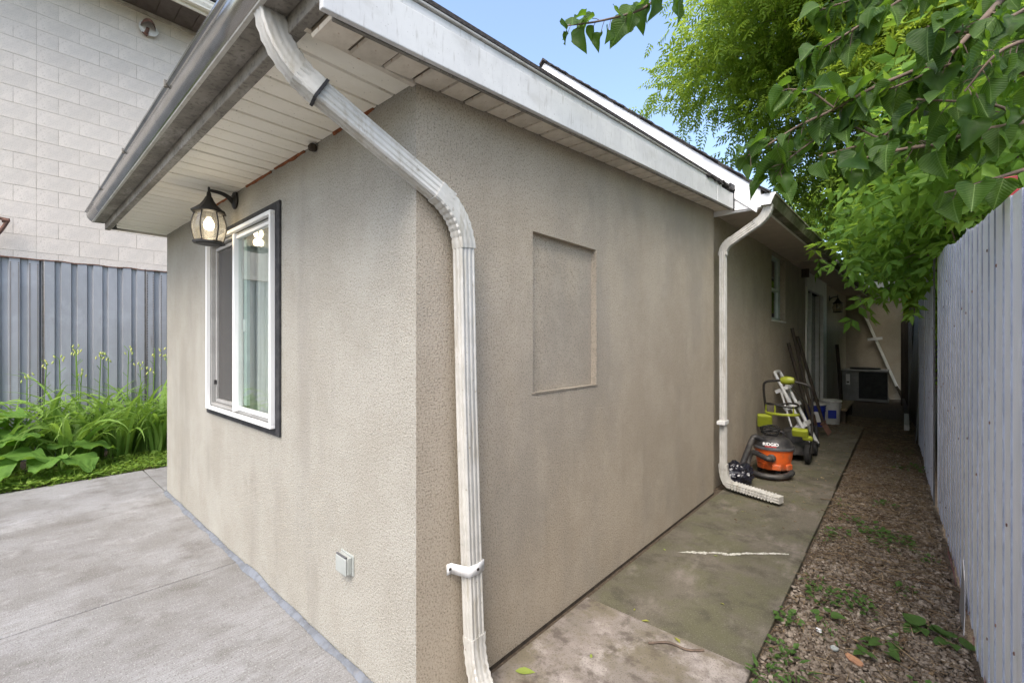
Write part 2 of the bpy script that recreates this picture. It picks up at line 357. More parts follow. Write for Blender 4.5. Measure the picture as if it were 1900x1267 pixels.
def join_np(parts):
    vs, fs, ss, k = [], [], [], 0
    for v, f, s in parts: vs.append(v); fs.append(f+k); ss.append(s); k += len(v)
    return np.concatenate(vs), np.concatenate(fs), np.concatenate(ss)

# ================================================================== THE SETTING: ground, driveway, walkway, gravel
g = MB().add([(-300, -300, -.12), (300, -300, -.12), (300, 300, -.12), (-300, 300, -.12)], [(0, 1, 2, 3)]).build('ground', 'ground'); tag(g, kind='structure')

drv = bpy.data.objects.new('driveway', None); COL.objects.link(drv); tag(drv, kind='structure')
for (x0, x1, y0, y1) in ((-4.95, -1.868, -6, -.012), (-1.860, -.004, -6, -.012), (-4.95, -3.885, -.004, 6)):
    MB().box(x0, x1, y0, y1, -.1, 0).build('slab', 'concrete', drv, bevel=.004)
wal = bpy.data.objects.new('walkway', None); COL.objects.link(wal); tag(wal, kind='structure')
slabs = []
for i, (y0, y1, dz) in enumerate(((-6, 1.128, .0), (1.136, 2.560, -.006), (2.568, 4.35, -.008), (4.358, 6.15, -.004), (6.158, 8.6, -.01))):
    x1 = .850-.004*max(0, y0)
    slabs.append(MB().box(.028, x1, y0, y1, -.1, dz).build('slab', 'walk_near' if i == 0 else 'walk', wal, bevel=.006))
# white streak of spilt paint across the second slab
pts = [(.20, 1.985), (.27, 2.045), (.33, 2.085), (.40, 2.15), (.47, 2.175), (.55, 2.27), (.64, 2.345), (.70, 2.40), (.765, 2.445)]
mb = MB(); top, bot = [], []
for i in range(len(pts)*18-17):
    k = min(i//18, len(pts)-2); t = i/18-k; x = pts[k][0]*(1-t)+pts[k+1][0]*t; y = pts[k][1]*(1-t)+pts[k+1][1]*t
    w = .003+.014*abs(noise.noise((i*.07, 2, 0)))+.008*abs(noise.noise((i*.4, 6, 0)))+random.uniform(-.002, .003); w *= 1.7*min(1, i/18+.2)
    top.append((x-.6*w, y+w, -.0035)); bot.append((x+.6*w*random.uniform(.4, 1), y-w*random.uniform(.4, 1), -.0035))
n = len(top); mb.add(top+bot, [(i, i+1, n+i+1, n+i) for i in range(n-1)]); mb.build('paint_streak', 'paint', slabs[1])

gs = MB()
NX, NY = 20, 150
vv = []; ff = []
for j in range(NY+1):
    for i in range(NX+1):
        x = .845+(2.2-.845)*i/NX; y = -3+18*j/NY
        if y > 8.6: x = .0+(2.2)*i/NX
        vv.append((x, y, -.030+.018*noise.noise((x*4, y*4, 0))+.008*noise.noise((x*20, y*20, 3))))
for j in range(NY):
    for i in range(NX): a = j*(NX+1)+i; ff.append((a, a+1, a+NX+2, a+NX+1))
gs.add(vv, ff); strip = gs.build('gravel_path', 'soil', smooth=80); tag(strip, kind='structure')
# soil strip in the gap at the wall foot
tag(MB().box(-.05, .03, 0.02, 9, -.1, -.022).build('soil_gap', 'soil'), kind='structure')

# ================================================================== THE HOUSE
house = root('stucco_house', (0, 0, 0), 'beige stucco house with white gutters along the concrete walkway', 'house')
XL = -3.87
ft = lambda x: 2.352-.0155*x
st = lambda y: 2.352+.084*y
# front wall with the window opening
wx0, wx1, wz0, wz1 = -2.45, -1.30, .955, 2.10
mb = MB()
def fcell(x0, x1, z0, z1=None):
    a, b = (ft(x0)+.03, ft(x1)+.03) if z1 is None else (z1, z1)
    mb.hexa([(x0, 0, z0), (x1, 0, z0), (x1, .2, z0), (x0, .2, z0), (x0, 0, a), (x1, 0, b), (x1, .2, b), (x0, .2, a)])
fcell(XL, wx0, -.1); fcell(wx1, 0, -.1); fcell(wx0, wx1, -.1, wz0); fcell(wx0, wx1, wz1)
fw_ = mb.build('front_wall', 'stucco', house)
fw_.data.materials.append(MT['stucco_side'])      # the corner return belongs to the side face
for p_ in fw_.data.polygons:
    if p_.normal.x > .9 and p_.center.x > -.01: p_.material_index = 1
# side wall with the blocked-up window recess and a rounded end
mb = MB()
def scell(y0, y1, z0, z1=None, x=0.0):
    a, b = (st(y0)+.03, st(y1)+.03) if z1 is None else (z1, z1)
    mb.hexa([(-.2, y0, z0), (x, y0, z0), (x, y1, z0), (-.2, y1, z0), (-.2, y0, a), (x, y0, a), (x, y1, b), (-.2, y1, b)])
ry0, ry1, rz0, rz1 = .682, 1.268, 1.158, 1.938
scell(.2, ry0, 0.0); scell(ry1, 3.36, 0.0); scell(ry0, ry1, 0.0, rz0); scell(ry0, ry1, rz1)
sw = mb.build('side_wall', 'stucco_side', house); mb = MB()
arc = [(-.2, 3.36)]+[(-.14+.14*math.cos(a), 3.36+.14*math.sin(a)) for a in [math.radians(9*k) for k in range(11)]]+[(-.2, 3.5)]
k = len(arc); mb.add([(x, y, 0) for x, y in arc]+[(x, y, 2.70) for x, y in arc], [tuple(reversed(range(k))), tuple(range(k, 2*k))]+[(i, (i+1) % k, k+(i+1) % k, k+i) for i in range(k)])
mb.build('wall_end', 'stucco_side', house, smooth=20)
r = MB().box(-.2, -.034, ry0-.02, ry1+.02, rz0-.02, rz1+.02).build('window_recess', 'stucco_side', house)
mb = MB()   # rough lips round the recess
for i in range(60):
    y = ry0+(ry1-ry0)*i/59; mb.obox((-.004, y, rz0-.003), .016, .014, random.uniform(.004, .011))
for i in range(70):
    z = rz0+(rz1-rz0)*i/69; mb.obox((-.003, ry1+.002, z), random.uniform(.008, .018), random.uniform(.004, .010), .013)
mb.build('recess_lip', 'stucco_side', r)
mb = MB(); mb.box(XL, XL+.2, .2, 3.5, -.1, 2.62); mb.build('left_wall', 'stucco', house)
mb = MB(); mb.box(-.03, -.002, .2, 3.4, -.1, -.001); mb.build('footing', 'old_wood', house)

# caulk along the front wall foot
mb = MB(); a, b, c = [], [], []
for i in range(700):
    x = XL+.0+(3.87)*i/699; w = .032+.016*noise.noise((x*5, 0, 0))+.005*noise.noise((x*40, 1, 0))+.002*random.random(); h = .011+.008*noise.noise((x*4, 5, 0))+.003*noise.noise((x*40, 2, 0))+.001*random.random()
    if -1.75 < x < -.9: h += .03*max(0, noise.noise((x*2.2, 7, 0)))
    a.append((x, -.003, h)); b.append((x, -.5*w, .6*h+.006)); c.append((x, -w, .0025))
n = 700; mb.add(a+b+c, [(i, i+1, n+i+1, n+i) for i in range(n-1)]+[(n+i, n+i+1, 2*n+i+1, 2*n+i) for i in range(n-1)]); mb.build('caulk', 'caulk', house, smooth=60)

# ---- front soffit: boards running out from the wall
fs = MB().hexa([(XL-.1, -.41, ft(XL)+.012), (0, -.41, ft(0)+.012), (0, .0, ft(0)+.012), (XL-.1, 0, ft(XL)+.012), (XL-.1, -.41, ft(XL)+.04), (0, -.41, ft(0)+.04), (0, 0, ft(0)+.04), (XL-.1, 0, ft(XL)+.04)]).build('front_soffit', 'soffit_groove', house)
x = -.022; i = 0
bm_ = MB().hexa([(-.106, -.388, 0), (0, -.388, 0), (0, -.003, 0), (-.106, -.003, 0), (-.112, -.388, .010), (.004, -.388, .010), (.004, -.003, .010), (-.112, -.003, .010)]).mesh('soffit_board')
while x > XL-.02:
    o = link('soffit_board', bm_, 'soffit', fs); o.location = (x, 0, ft(x-.06)+random.uniform(-.0015, .0015)); o.rotation_euler = (random.uniform(-.004, .004), .0155, 0); x -= .121
# front fascia trim and frieze behind the gutter
MB().hexa([(XL-.1, -.425, ft(XL)-.012), (.155, -.425, ft(.15)-.010), (.155, -.388, ft(.15)-.010), (XL-.1, -.388, ft(XL)-.012), (XL-.1, -.425, ft(XL)+.17), (.155, -.425, ft(.15)+.17), (.155, -.388, ft(.15)+.17), (XL-.1, -.388, ft(XL)+.17)]).build('front_fascia', 'gutter_bottom', house, bevel=.004)
MB().box(XL-.1, XL-.075, -.388, .02, ft(XL)-.004, ft(XL)+.15).build('end_trim', 'soffit', house)
MB().box(-.018, .004, -.40, -.004, ft(0)-.012, ft(0)+.012).build('corner_channel', 'rake_soffit', house, bevel=.003)
# rust flakes where soffit meets wall
for (x0, x1) in ((-2.9, -2.1), (-1.75, -1.35), (-1.30, -.92), (-.62, -.28)):
    mb = MB(); n = int((x1-x0)/.02)
    for i in range(n):
        x = x0+(x1-x0)*i/n; h = .004+.012*max(0, noise.noise((x*9, 3, 0))+.35)
        mb.hexa([(x, -.004, ft(x)-h), (x+.021, -.004, ft(x)-h*random.uniform(.6, 1.1)), (x+.021, .002, ft(x)-h), (x, .002, ft(x)-h), (x, -.010, ft(x)+.001), (x+.021, -.010, ft(x)+.001), (x+.021, .002, ft(x)+.001), (x, .002, ft(x)+.001)])
    mb.build('rust_edge', 'rust', house)
# wasp-like lump of mortar at wall top
MB().lathe([(0, 0), (.018, .004), (.022, .022), (.012, .034), (0, .036)], 9, (-.80, -.018, ft(-.8)-.040)).build('mortar_lump', 'old_wood', house, smooth=40)

# ---- gutter on the front eave (K profile)
gp = [(-.427, .10), (-.427, 0), (-.500, -.002), (-.506, .001), (-.514, .006), (-.522, .013), (-.530, .022), (-.536, .032), (-.540, .044), (-.541, .056), (-.540, .066), (-.543, .072), (-.552, .077), (-.552, .087), (-.544, .089)]
gx0, gx1 = XL-.12, .165
gz = lambda x: ft(x)+.043
def gutterstrip(pr, name, m, parent, x0, x1, zf, n=9):
    xs = [x0+(x1-x0)*i/(n-1) for i in range(n)]; mb = MB(); k = len(pr)
    for x in xs: mb.v += [Vector((x, p[0], zf(x)+p[1])) for p in pr]
    for i in range(n-1):
        for j in range(k-1): A = i*k+j; mb.f.append((A, A+1, A+k+1, A+k))
    return mb.build(name, m, parent, smooth=35)
gut = gutterstrip(gp[3:], 'gutter', 'gutter', house, gx0, gx1, gz)
so = gut.modifiers.new('thick', 'SOLIDIFY'); so.thickness = .0015
gutterstrip(gp[:3]+[(-.502, .001)], 'gutter_bottom', 'gutter_bottom', gut, gx0, gx1, gz)
gutterstrip([(-.494, -.0035), (-.507, -.003), (-.509, .010), (-.500, .012)], 'gutter_lip', 'white_metal', gut, gx0, gx1, gz)
for x in (gx0, gx1):
    k = len(gp); MB().strip([(x, p[0], gz(x)+p[1]) for p in gp], (1, 0, 0), .003 if x < -1 else -.003).build('gutter_end', 'gutter_bottom', gut)
for x in (-1.0, -2.05, -3.05):
    MB().box(x-.008, x+.008, -.556, -.545, gz(x)+.070, gz(x)+.098).build('gutter_clip', 'gutter_bottom', gut)

# ---- rake (right) side: soffit boards, fascia, roof edge
XR = .160
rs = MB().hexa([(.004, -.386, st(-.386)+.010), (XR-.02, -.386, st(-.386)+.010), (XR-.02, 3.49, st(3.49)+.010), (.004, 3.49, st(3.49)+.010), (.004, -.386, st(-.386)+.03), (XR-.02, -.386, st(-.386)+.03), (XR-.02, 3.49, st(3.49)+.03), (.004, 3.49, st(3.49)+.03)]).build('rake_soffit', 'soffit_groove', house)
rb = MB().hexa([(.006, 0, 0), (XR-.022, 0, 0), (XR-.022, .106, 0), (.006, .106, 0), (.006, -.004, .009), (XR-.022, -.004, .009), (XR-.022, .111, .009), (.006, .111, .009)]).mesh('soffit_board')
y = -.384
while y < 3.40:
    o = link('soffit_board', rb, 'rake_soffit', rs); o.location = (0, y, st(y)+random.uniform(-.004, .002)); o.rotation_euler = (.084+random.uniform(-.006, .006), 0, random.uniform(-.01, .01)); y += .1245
def rakebox(x0, x1, y0, y1, a, b, name, m, bev=.003, parent=None):
    z = lambda y: 2.345+.083*y
    return MB().hexa([(x0, y0, z(y0)+a), (x1, y0, z(y0)+a), (x1, y1, z(y1)+a), (x0, y1, z(y1)+a), (x0, y0, z(y0)+b), (x1, y0, z(y0)+b), (x1, y1, z(y1)+b), (x0, y1, z(y1)+b)]).build(name, m, parent or house, bevel=bev)
rf = rakebox(XR-.02, XR, -.427, 2.96, 0, .138, 'rake_fascia', 'fascia')
rakebox(XR-.02, XR+.0015, 2.962, 3.43, -.002, .140, 'rake_fascia', 'fascia')
rakebox(XR-.034, XR-.021, -.385, 3.42, -.004, .012, 'fascia_return', 'gutter_bottom')
rakebox(XR-.02, XR-.006, -.427, 3.10, .140, .170, 'drip_board', 'fascia')
rakebox(XR-.05, XR+.004, -.46, 3.2, .172, .181, 'drip_edge', 'white_metal', .002)
MB().box(-.2, XR-.021, 3.37, 3.494, 2.641, 2.656).build('soffit_closer', 'rake_soffit', house)
# roof of the front part
zr = lambda y: 2.345+.083*y+.182
MB().hexa([(XL-.13, -.47, zr(-.47)), (XR+.006, -.47, zr(-.47)), (XR+.006, 3.46, zr(3.46)), (XL-.13, 3.46, zr(3.46)), (XL-.13, -.47, zr(-.47)+.016), (XR+.006, -.47, zr(-.47)+.016), (XR+.006, 3.46, zr(3.46)+.016), (XL-.13, 3.46, zr(3.46)+.016)]).build('front_roof', 'shingle', house)
MB().hexa([(XL-.1, -.38, 2.41), (.1, -.38, 2.41), (.1, 3.4, 2.72), (XL-.1, 3.4, 2.72), (XL-.1, -.38, 2.48), (.1, -.38, 2.48), (.1, 3.4, 2.79), (XL-.1, 3.4, 2.79)]).build('roof_core', 'darkroom', house)
mb = MB()
for i in range(16):
    y = 2.72+i*.048; z = 2.345+.083*y
    mb.obox((XR-.012+random.uniform(-.004, .012), y, z+.168+random.uniform(-.012, .016)), .05, random.uniform(.05, .09), random.uniform(.010, .022), Matrix.Rotation(random.uniform(-.25, .25), 3, 'X'))
mb.build('torn_shingles', 'shingle', house)
mb = MB(); mb.obox((XR+.003, 3.425, 2.345+.083*3.42+.09), .008, .022, .20); mb.obox((XR+.006, 3.36, 2.345+.083*3.36+.19), .012, .14, .05, Matrix.Rotation(.1, 3, 'X')); mb.build('tar_patch', 'tar', house)

# ================================================================== main house behind (turned by about a degree)
MA = .021
mwx = lambda y: -.06+MA*(y-3.5)
def mhex(o0, o1, y0, y1, z0, z1):
    """box between offsets o0,o1 from the main wall plane"""
    return [(mwx(y0)+o0, y0, z0), (mwx(y0)+o1, y0, z0), (mwx(y1)+o1, y1, z0), (mwx(y1)+o0, y1, z0), (mwx(y0)+o0, y0, z1), (mwx(y0)+o1, y0, z1), (mwx(y1)+o1, y1, z1), (mwx(y1)+o0, y1, z1)]
mw0, mw1, mz0, mz1 = 5.84, 6.66, 1.713, 2.63
dy0, dy1, dz1 = 8.2, 10.35, 2.64
mb = MB()
for (y0, y1, z0, z1) in ((3.5, mw0, -.1, 2.72), (mw1, dy0, -.1, 2.72), (mw0, mw1, -.1, mz0), (mw0, mw1, mz1, 2.72), (dy0, dy1, dz1, 2.72), (dy1, 13.8, -.1, 2.72), (dy0, dy1, -.1, .22)):
    mb.hexa(mhex(-.2, 0, y0, y1, z0, z1))
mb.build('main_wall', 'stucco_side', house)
# small window
win = MB()
for (y0, y1, z0, z1) in ((mw0, mw1-.08, mz0, mz0+.045), (mw0, mw1-.08, mz1-.05, mz1), (mw0, mw0+.045, mz0+.045, mz1-.05), (mw1-.20, mw1-.08, mz0+.045, mz1-.05), (mw0+.045, mw1-.20, 2.13, 2.175)):
    win.hexa(mhex(-.10, -.055, y0, y1, z0, z1))
win = win.build('window', 'vinyl_green', house)
MB().hexa(mhex(-.08, -.075, mw0+.045, mw1-.2, mz0+.045, mz1-.05)).build('pane', 'glass', win)
MB().hexa(mhex(-.19, -.12, mw0, mw1, mz0, mz1)).build('dark_reveal', 'darkroom', win)
MB().hexa(mhex(-.12, .010, mw0-.01, mw1+.01, mz0-.02, mz0)).build('sill', 'vinyl_old', win)
# patio door
d = MB()
for (y0, y1, z0, z1) in ((dy0, dy0+.10, .22, dz1), (dy1-.42, dy1, .22, dz1), (dy0+.10, dy1-.42, dz1-.30, dz1)): d.hexa(mhex(-.03, .025, y0, y1, z0, z1))
d = d.build('door', 'vinyl_old', house)
MB().hexa(mhex(-.12, -.10, dy0+.1, dy1-.42, .26, dz1-.30)).build('pane', 'glass', d)
for (y0, y1) in ((dy0+.10, dy0+.2), (9.0, 9.1), (dy1-.50, dy1-.42)): MB().hexa(mhex(-.10, -.04, y0, y1, .26, dz1-.3)).build('stile', 'vinyl_old', d)
MB().hexa(mhex(-.19, -.15, dy0, dy1, .2, dz1)).build('dark_reveal', 'darkroom', d)
MB().hexa(mhex(.0, .10, 7.86, 7.93, 2.50, 2.66)).build('wall_bracket', 'old_wood', house)
# eave soffit, fascia, gutter
EO = .445
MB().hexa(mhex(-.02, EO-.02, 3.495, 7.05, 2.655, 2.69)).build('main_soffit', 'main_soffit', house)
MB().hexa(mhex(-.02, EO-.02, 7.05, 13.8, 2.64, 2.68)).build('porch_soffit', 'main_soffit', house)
MB().hexa(mhex(EO-.02, EO, 3.445, 13.8, 2.615, 2.77)).build('eave_fascia', 'vinyl_old', house)
def mgutter(y0, y1, name, m):
    pr = [(0, .10), (0, 0), (.075, -.002), (.080, .018), (.098, .045), (.103, .072), (.113, .078), (.113, .092), (.105, .094)]
    mb = MB(); k = len(pr); n = 8
    for i in range(n):
        y = y0+(y1-y0)*i/(n-1); mb.v += [Vector((mwx(y)+EO+.002+p[0], y, 2.62+p[1])) for p in pr]
    for i in range(n-1):
        for j in range(k-1): A = i*k+j; mb.f.append((A, A+1, A+k+1, A+k))
    mb.f.append(tuple(range(k))); mb.f.append(tuple((n-1)*k+j for j in range(k)))
    o = mb.build(name, m, house, smooth=35); return o
mg = mgutter(3.44, 7.3, 'gutter', 'gutter_moss')
mgutter(7.55, 13.5, 'gutter', 'gutter_moss')
y = 3.432; x0 = mwx(y)+EO; MB().strip([(x0, y, 2.62), (x0+.078, y, 2.617), (x0+.086, y, 2.645), (x0+.106, y, 2.69), (x0+.116, y, 2.70), (x0+.116, y, 2.716), (x0, y, 2.716)], (0, 1, 0), .006).build('gutter_end', 'fascia', mg)
MB().hexa(mhex(EO+.002, EO+.11, 7.30, 7.54, 2.63, 2.74)).build('fascia_patch', 'fascia', house)
# eave return box facing the yard
rb_ = MB().hexa([(XR+.002, 3.436, 2.615), (mwx(3.44)+EO-.001, 3.436, 2.608), (mwx(3.44)+EO-.001, 3.47, 2.608), (XR+.002, 3.47, 2.615), (XR+.002, 3.436, 2.79), (mwx(3.44)+EO-.001, 3.436, 2.755), (mwx(3.44)+EO-.001, 3.47, 2.755), (XR+.002, 3.47, 2.79)]).build('eave_return', 'gable', house, bevel=.003)
# white gable and steep roof
PKX, PKZ, EX, EZ = -2.02, 4.88, .385, 2.757
slope = (PKZ-EZ)/(EX-PKX)
lx = 2*PKX-EX
MB().strip([(EX, 3.45, EZ), (EX-.02, 3.45, 2.60), (lx+.02, 3.45, 2.60), (lx, 3.45, EZ), (PKX, 3.45, PKZ)], (0, 1, 0), .04).build('gable', 'gable', house)
for s in (1, -1):
    dx = (EX-PKX)*s
    MB().hexa([(PKX, 3.425, PKZ-.24), (PKX+dx*.985, 3.425, EZ-.195), (PKX+dx*.985, 3.449, EZ-.195), (PKX, 3.449, PKZ-.24), (PKX, 3.425, PKZ), (PKX+dx, 3.425, EZ), (PKX+dx, 3.449, EZ), (PKX, 3.449, PKZ)]).build('gable_board', 'gable', house, bevel=.003)
    L_ = math.hypot(EX+.06-PKX, PKZ-EZ+.05); ang = math.atan(slope)
    nC = 23
    rf_ = MB().hexa([(PKX, 3.41, PKZ+.002), (PKX+dx+s*.05, 3.41, EZ-.042), (PKX+dx+s*.05, 14.2, EZ-.042), (PKX, 14.2, PKZ+.002), (PKX, 3.41, PKZ+.018), (PKX+dx+s*.05, 3.41, EZ-.026), (PKX+dx+s*.05, 14.2, EZ-.026), (PKX, 14.2, PKZ+.018)]).build('main_roof', 'shingle', house)
    for c in range(nC):
        t0, t1 = c/nC, (c+1.25)/nC
        p0 = Vector((PKX+dx*1.02*t0, 0, PKZ+.020-(PKZ-EZ+.045)*t0)); p1 = Vector((PKX+dx*1.02*t1, 0, PKZ+.020-(PKZ-EZ+.045)*t1))
        j = random.uniform(-.016, .012)
        MB().hexa([(p0.x, 3.40+j, p0.z), (p1.x, 3.40+j, p1.z+.006), (p1.x, 14.2, p1.z+.006), (p0.x, 14.2, p0.z), (p0.x, 3.40+j, p0.z+.006), (p1.x, 3.40+j, p1.z+.022), (p1.x, 14.2, p1.z+.022), (p0.x, 14.2, p0.z+.006)]).build('shingle_course', 'shingle', rf_)
MB().strip([(PKX-.06, 3.39, PKZ-.01), (PKX, 3.39, PKZ+.048), (PKX+.06, 3.39, PKZ-.01), (PKX+.05, 3.39, PKZ-.025), (PKX, 3.39, PKZ+.02), (PKX-.05, 3.39, PKZ-.025)], (0, 1, 0), 10).build('ridge_cap', 'shingle', house)
# far wing closing the alley
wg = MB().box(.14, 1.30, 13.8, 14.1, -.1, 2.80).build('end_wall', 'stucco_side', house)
MB().box(.05, 1.5, 13.6, 14.4, 2.80, 2.95).build('end_eave', 'fascia', house)
MB().box(-4, 1.5, 14.0, 17, 2.95, 3.05).build('end_roof', 'shingle', house)
MB().box(XL, XL+.2, 3.5, 14, -.1, 2.72).build('left_wall', 'stucco', house)

# ---- front window: black flashing, vinyl frame, panes, screen, curtains
w = MB()
for (x0, x1, z0, z1) in ((-2.56, -1.215, .885, .935), (-2.56, -1.215, 2.12, 2.180), (-1.275, -1.215, .935, 2.12), (-2.56, -2.47, .935, 2.12)): w.box(x0, x1, -.012, -.001, z0, z1)
w = w.build('window', 'black_board', house)
def rectframe(x0, x1, z0, z1, y0, y1, t):
    m_ = MB(); m_.box(x0, x1, y0, y1, z0, z0+t); m_.box(x0, x1, y0, y1, z1-t, z1); m_.box(x0, x0+t, y0, y1, z0+t, z1-t); m_.box(x1-t, x1, y0, y1, z0+t, z1-t); return m_
rectframe(-2.480, -1.270, .925, 2.133, -.040, -.012, .022).build('frame', 'vinyl', w, bevel=.003)
rectframe(-2.452, -1.298, .952, 2.106, -.012, .060, .014).build('inner_frame', 'vinyl_track', w)
rectframe(-2.430, -1.865, .972, 2.086, .012, .030, .024).build('screen_frame', 'vinyl_track', w, bevel=.002)
MB().box(-2.40, -1.895, .022, .0225, 1.0, 2.056).build('screen', 'screen', w)
MB().box(-2.428, -2.405, .0, .012, 1.10, 1.13).build('screen_latch', 'black_plastic', w)
rectframe(-1.895, -1.318, .972, 2.086, -.022, .008, .018).build('sash', 'vinyl', w, bevel=.002)
MB().box(-1.905, -1.873, -.036, .010, .959, 2.099).build('mullion', 'vinyl', w, bevel=.003)
MB().box(-1.873, -1.336, -.010, -.006, .998, 2.06).build('pane', 'glass', w)
MB().box(-2.41, -1.90, .036, .039, .998, 2.06).build('pane', 'glass', w)
MB().box(-1.84, -1.79, .012, .030, 1.0, 2.06).build('inner_stile', 'vinyl_green', w)
MB().box(-1.835, -1.80, .005, .03, 1.47, 1.55).build('sash_lock', 'vinyl', w, bevel=.004)
cu = MB(); n = 70; z0, z1 = .9, 2.15; a, b = [], []
for i in range(n):
    x = -2.62+1.45*i/(n-1); y = .072+.016*math.sin(x*34)+.008*math.sin(x*71+1)
    a.append((x, y, z0)); b.append((x+.01, y, z1))
cu.add(a+b, [(i, i+1, n+i+1, n+i) for i in range(n-1)]); cu.build('curtain', 'curtain', w, smooth=80)
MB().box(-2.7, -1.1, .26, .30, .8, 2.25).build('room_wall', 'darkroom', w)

# ---- downspouts
def flute(w, d, ng=3, dep=.0035):
    """rectangular fluted section, w along a, d along b"""
    p = []
    def side(ax, ay, bx, by, g, nx, ny):
        for k in range(g):
            t0 = (k+.5)/(g+.0)
            for tt, dd in ((t0-.32/g, 0), (t0-.12/g, dep), (t0+.12/g, dep), (t0+.32/g, 0)):
                p.append((ax+(bx-ax)*tt+nx*dd, ay+(by-ay)*tt+ny*dd))
    c = .006; W2, D2 = w/2, d/2
    p.append((-W2+c, -D2)); side(-W2+c, -D2, W2-c, -D2, ng, 0, 1); p.append((W2-c, -D2)); p.append((W2, -D2+c)); side(W2, -D2+c, W2, D2-c, 2, -1, 0)
    p.append((W2, D2-c)); p.append((W2-c, D2)); side(W2-c, D2, -W2+c, D2, ng, 0, -1); p.append((-W2+c, D2)); p.append((-W2, D2-c)); side(-W2, D2-c, -W2, -D2+c, 2, 1, 0); p.append((-W2, -D2+c))
    return p
SEC = flute(.074, .054); SECB = flute(.080, .060, 3, .0012)
def bend(p0, p1, p2, n=14):
    """quadratic arc for an elbow"""
    p0, p1, p2 = Vector(p0), Vector(p1), Vector(p2)
    return [(1-t)**2*p0+2*t*(1-t)*p1+t*t*p2 for t in [i/(n-1) for i in range(n)]]
def pleat(n, lo=.925): return [1.0 if i < 2 or i > n-3 else (1.0 if i % 2 else lo) for i in range(n)]
ds = MB().sweep([(-.065, -.40, 2.232), (.052, .118, 1.930)], SEC, (1, 0, 0)).build('downspout', 'white_metal', house, smooth=25)
e1 = bend((-.105, -.465, 2.46), (-.108, -.475, 2.295), (-.045, -.335, 2.190), 18)
MB().sweep(e1, SECB, (1, 0, 0), pleat(18)).build('elbow', 'white_metal', ds, smooth=25)
MB().box(-.155, -.055, -.505, -.425, 2.425, 2.45).build('outlet', 'white_metal', ds, bevel=.004)
e2 = bend((.040, .060, 1.962), (.060, .172, 1.895), (.060, .182, 1.765), 18)
MB().sweep(e2, SECB, (1, 0, 0), pleat(18)).build('elbow', 'white_metal', ds, smooth=25)
MB().sweep([(.060, .178, 1.80), (.058, .196, 1.2), (.056, .222, .6), (.056, .240, .20)], SEC, (1, 0, 0)).build('pipe', 'white_metal', ds, smooth=25)
e3 = bend((.056, .240, .24), (.058, .243, .075), (.150, .225, .035), 16)
MB().sweep(e3, [(b_, a_) for a_, b_ in SECB], (0, 1, 0), pleat(16)).build('elbow', 'white_metal', ds, smooth=25)
MB().sweep([(.135, .228, .040), (.62, .13, .020)], [(b_*1.06, a_*1.06) for a_, b_ in SECB], (0, 1, 0)).build('extension', 'gable', ds, smooth=25)
# strap
def strap(y, z, x, name='strap', w=.085):
    pts = [(.004, y-w), (.006, y-w*.75), (x-.012, y-.052), (x+.026, y-.040), (x+.032, y), (x+.026, y+.040), (.004, y+.046)]
    m_ = MB(); k = len(pts)
    for h in (-.021, .021): m_.v += [Vector((p[0], p[1], z+h)) for p in pts]
    for i in range(k-1): m_.f.append((i, i+1, k+i+1, k+i))
    o = m_.build(name, 'fascia', ds, smooth=70); s_ = o.modifiers.new('t', 'SOLIDIFY'); s_.thickness = .003; s_.offset = 1
    return o
strap(.226, .515, .056)
for (yy, xx) in ((.226-.072, .009), (.226, .0915)): MB().obox((xx, yy, .515), .006, .009, .009).build('screw', 'black_metal', ds)
# tape band on the upper elbow
p = Vector((-.0475, -.3415, 2.1945)); MB().sweep([p, p+Vector((.002, .0075, -.0045))], [(q[0]*1.07, q[1]*1.07) for q in SECB], (1, 0, 0)).build('tape_band', 'black_board', ds)
# second downspout at the main house corner
ds2 = MB().sweep([(.036, 3.54, 2.27), (.036, 3.545, 1.2), (.036, 3.55, .20)], SEC, (1, 0, 0)).build('downspout', 'white_metal', house, smooth=25)
xx = mwx(3.5)+EO+.04
e = bend((xx, 3.50, 2.635), (xx+.01, 3.505, 2.545), (xx-.10, 3.515, 2.480), 14)
MB().sweep(e, SECB, (0, 1, 0), pleat(14)).build('elbow', 'white_metal', ds2, smooth=25)
MB().sweep([(xx-.08, 3.513, 2.492), (.10, 3.535, 2.352)], SEC, (0, 1, 0)).build('pipe', 'white_metal', ds2, smooth=25)
e = bend((.12, 3.533, 2.364), (.036, 3.54, 2.325), (.036, 3.54, 2.235), 14)
MB().sweep(e, SECB, (0, 1, 0), pleat(14)).build('elbow', 'white_metal', ds2, smooth=25)
e = bend((.036, 3.55, .24), (.036, 3.552, .065), (.115, 3.535, .055), 14)
MB().sweep(e, SECB, (0, 1, 0), pleat(14)).build('elbow', 'white_metal', ds2, smooth=25)
path = [Vector((.085, 3.543, .058)).lerp(Vector((.545, 3.41, .048)), i/70) for i in range(71)]
sc = [1.12 if i < 6 or i > 62 else (1.30 if (i % 4) < 2 else .98) for i in range(71)]
MB().sweep(path, [(a_, b_) for a_, b_ in SEC], (0, 0, 1), sc).build('flexible_extension', 'white_metal', ds2, smooth=25)
MB().box(.002, .075, 3.46, 3.59, .625, .66).build('strap', 'fascia', ds2, bevel=.003)
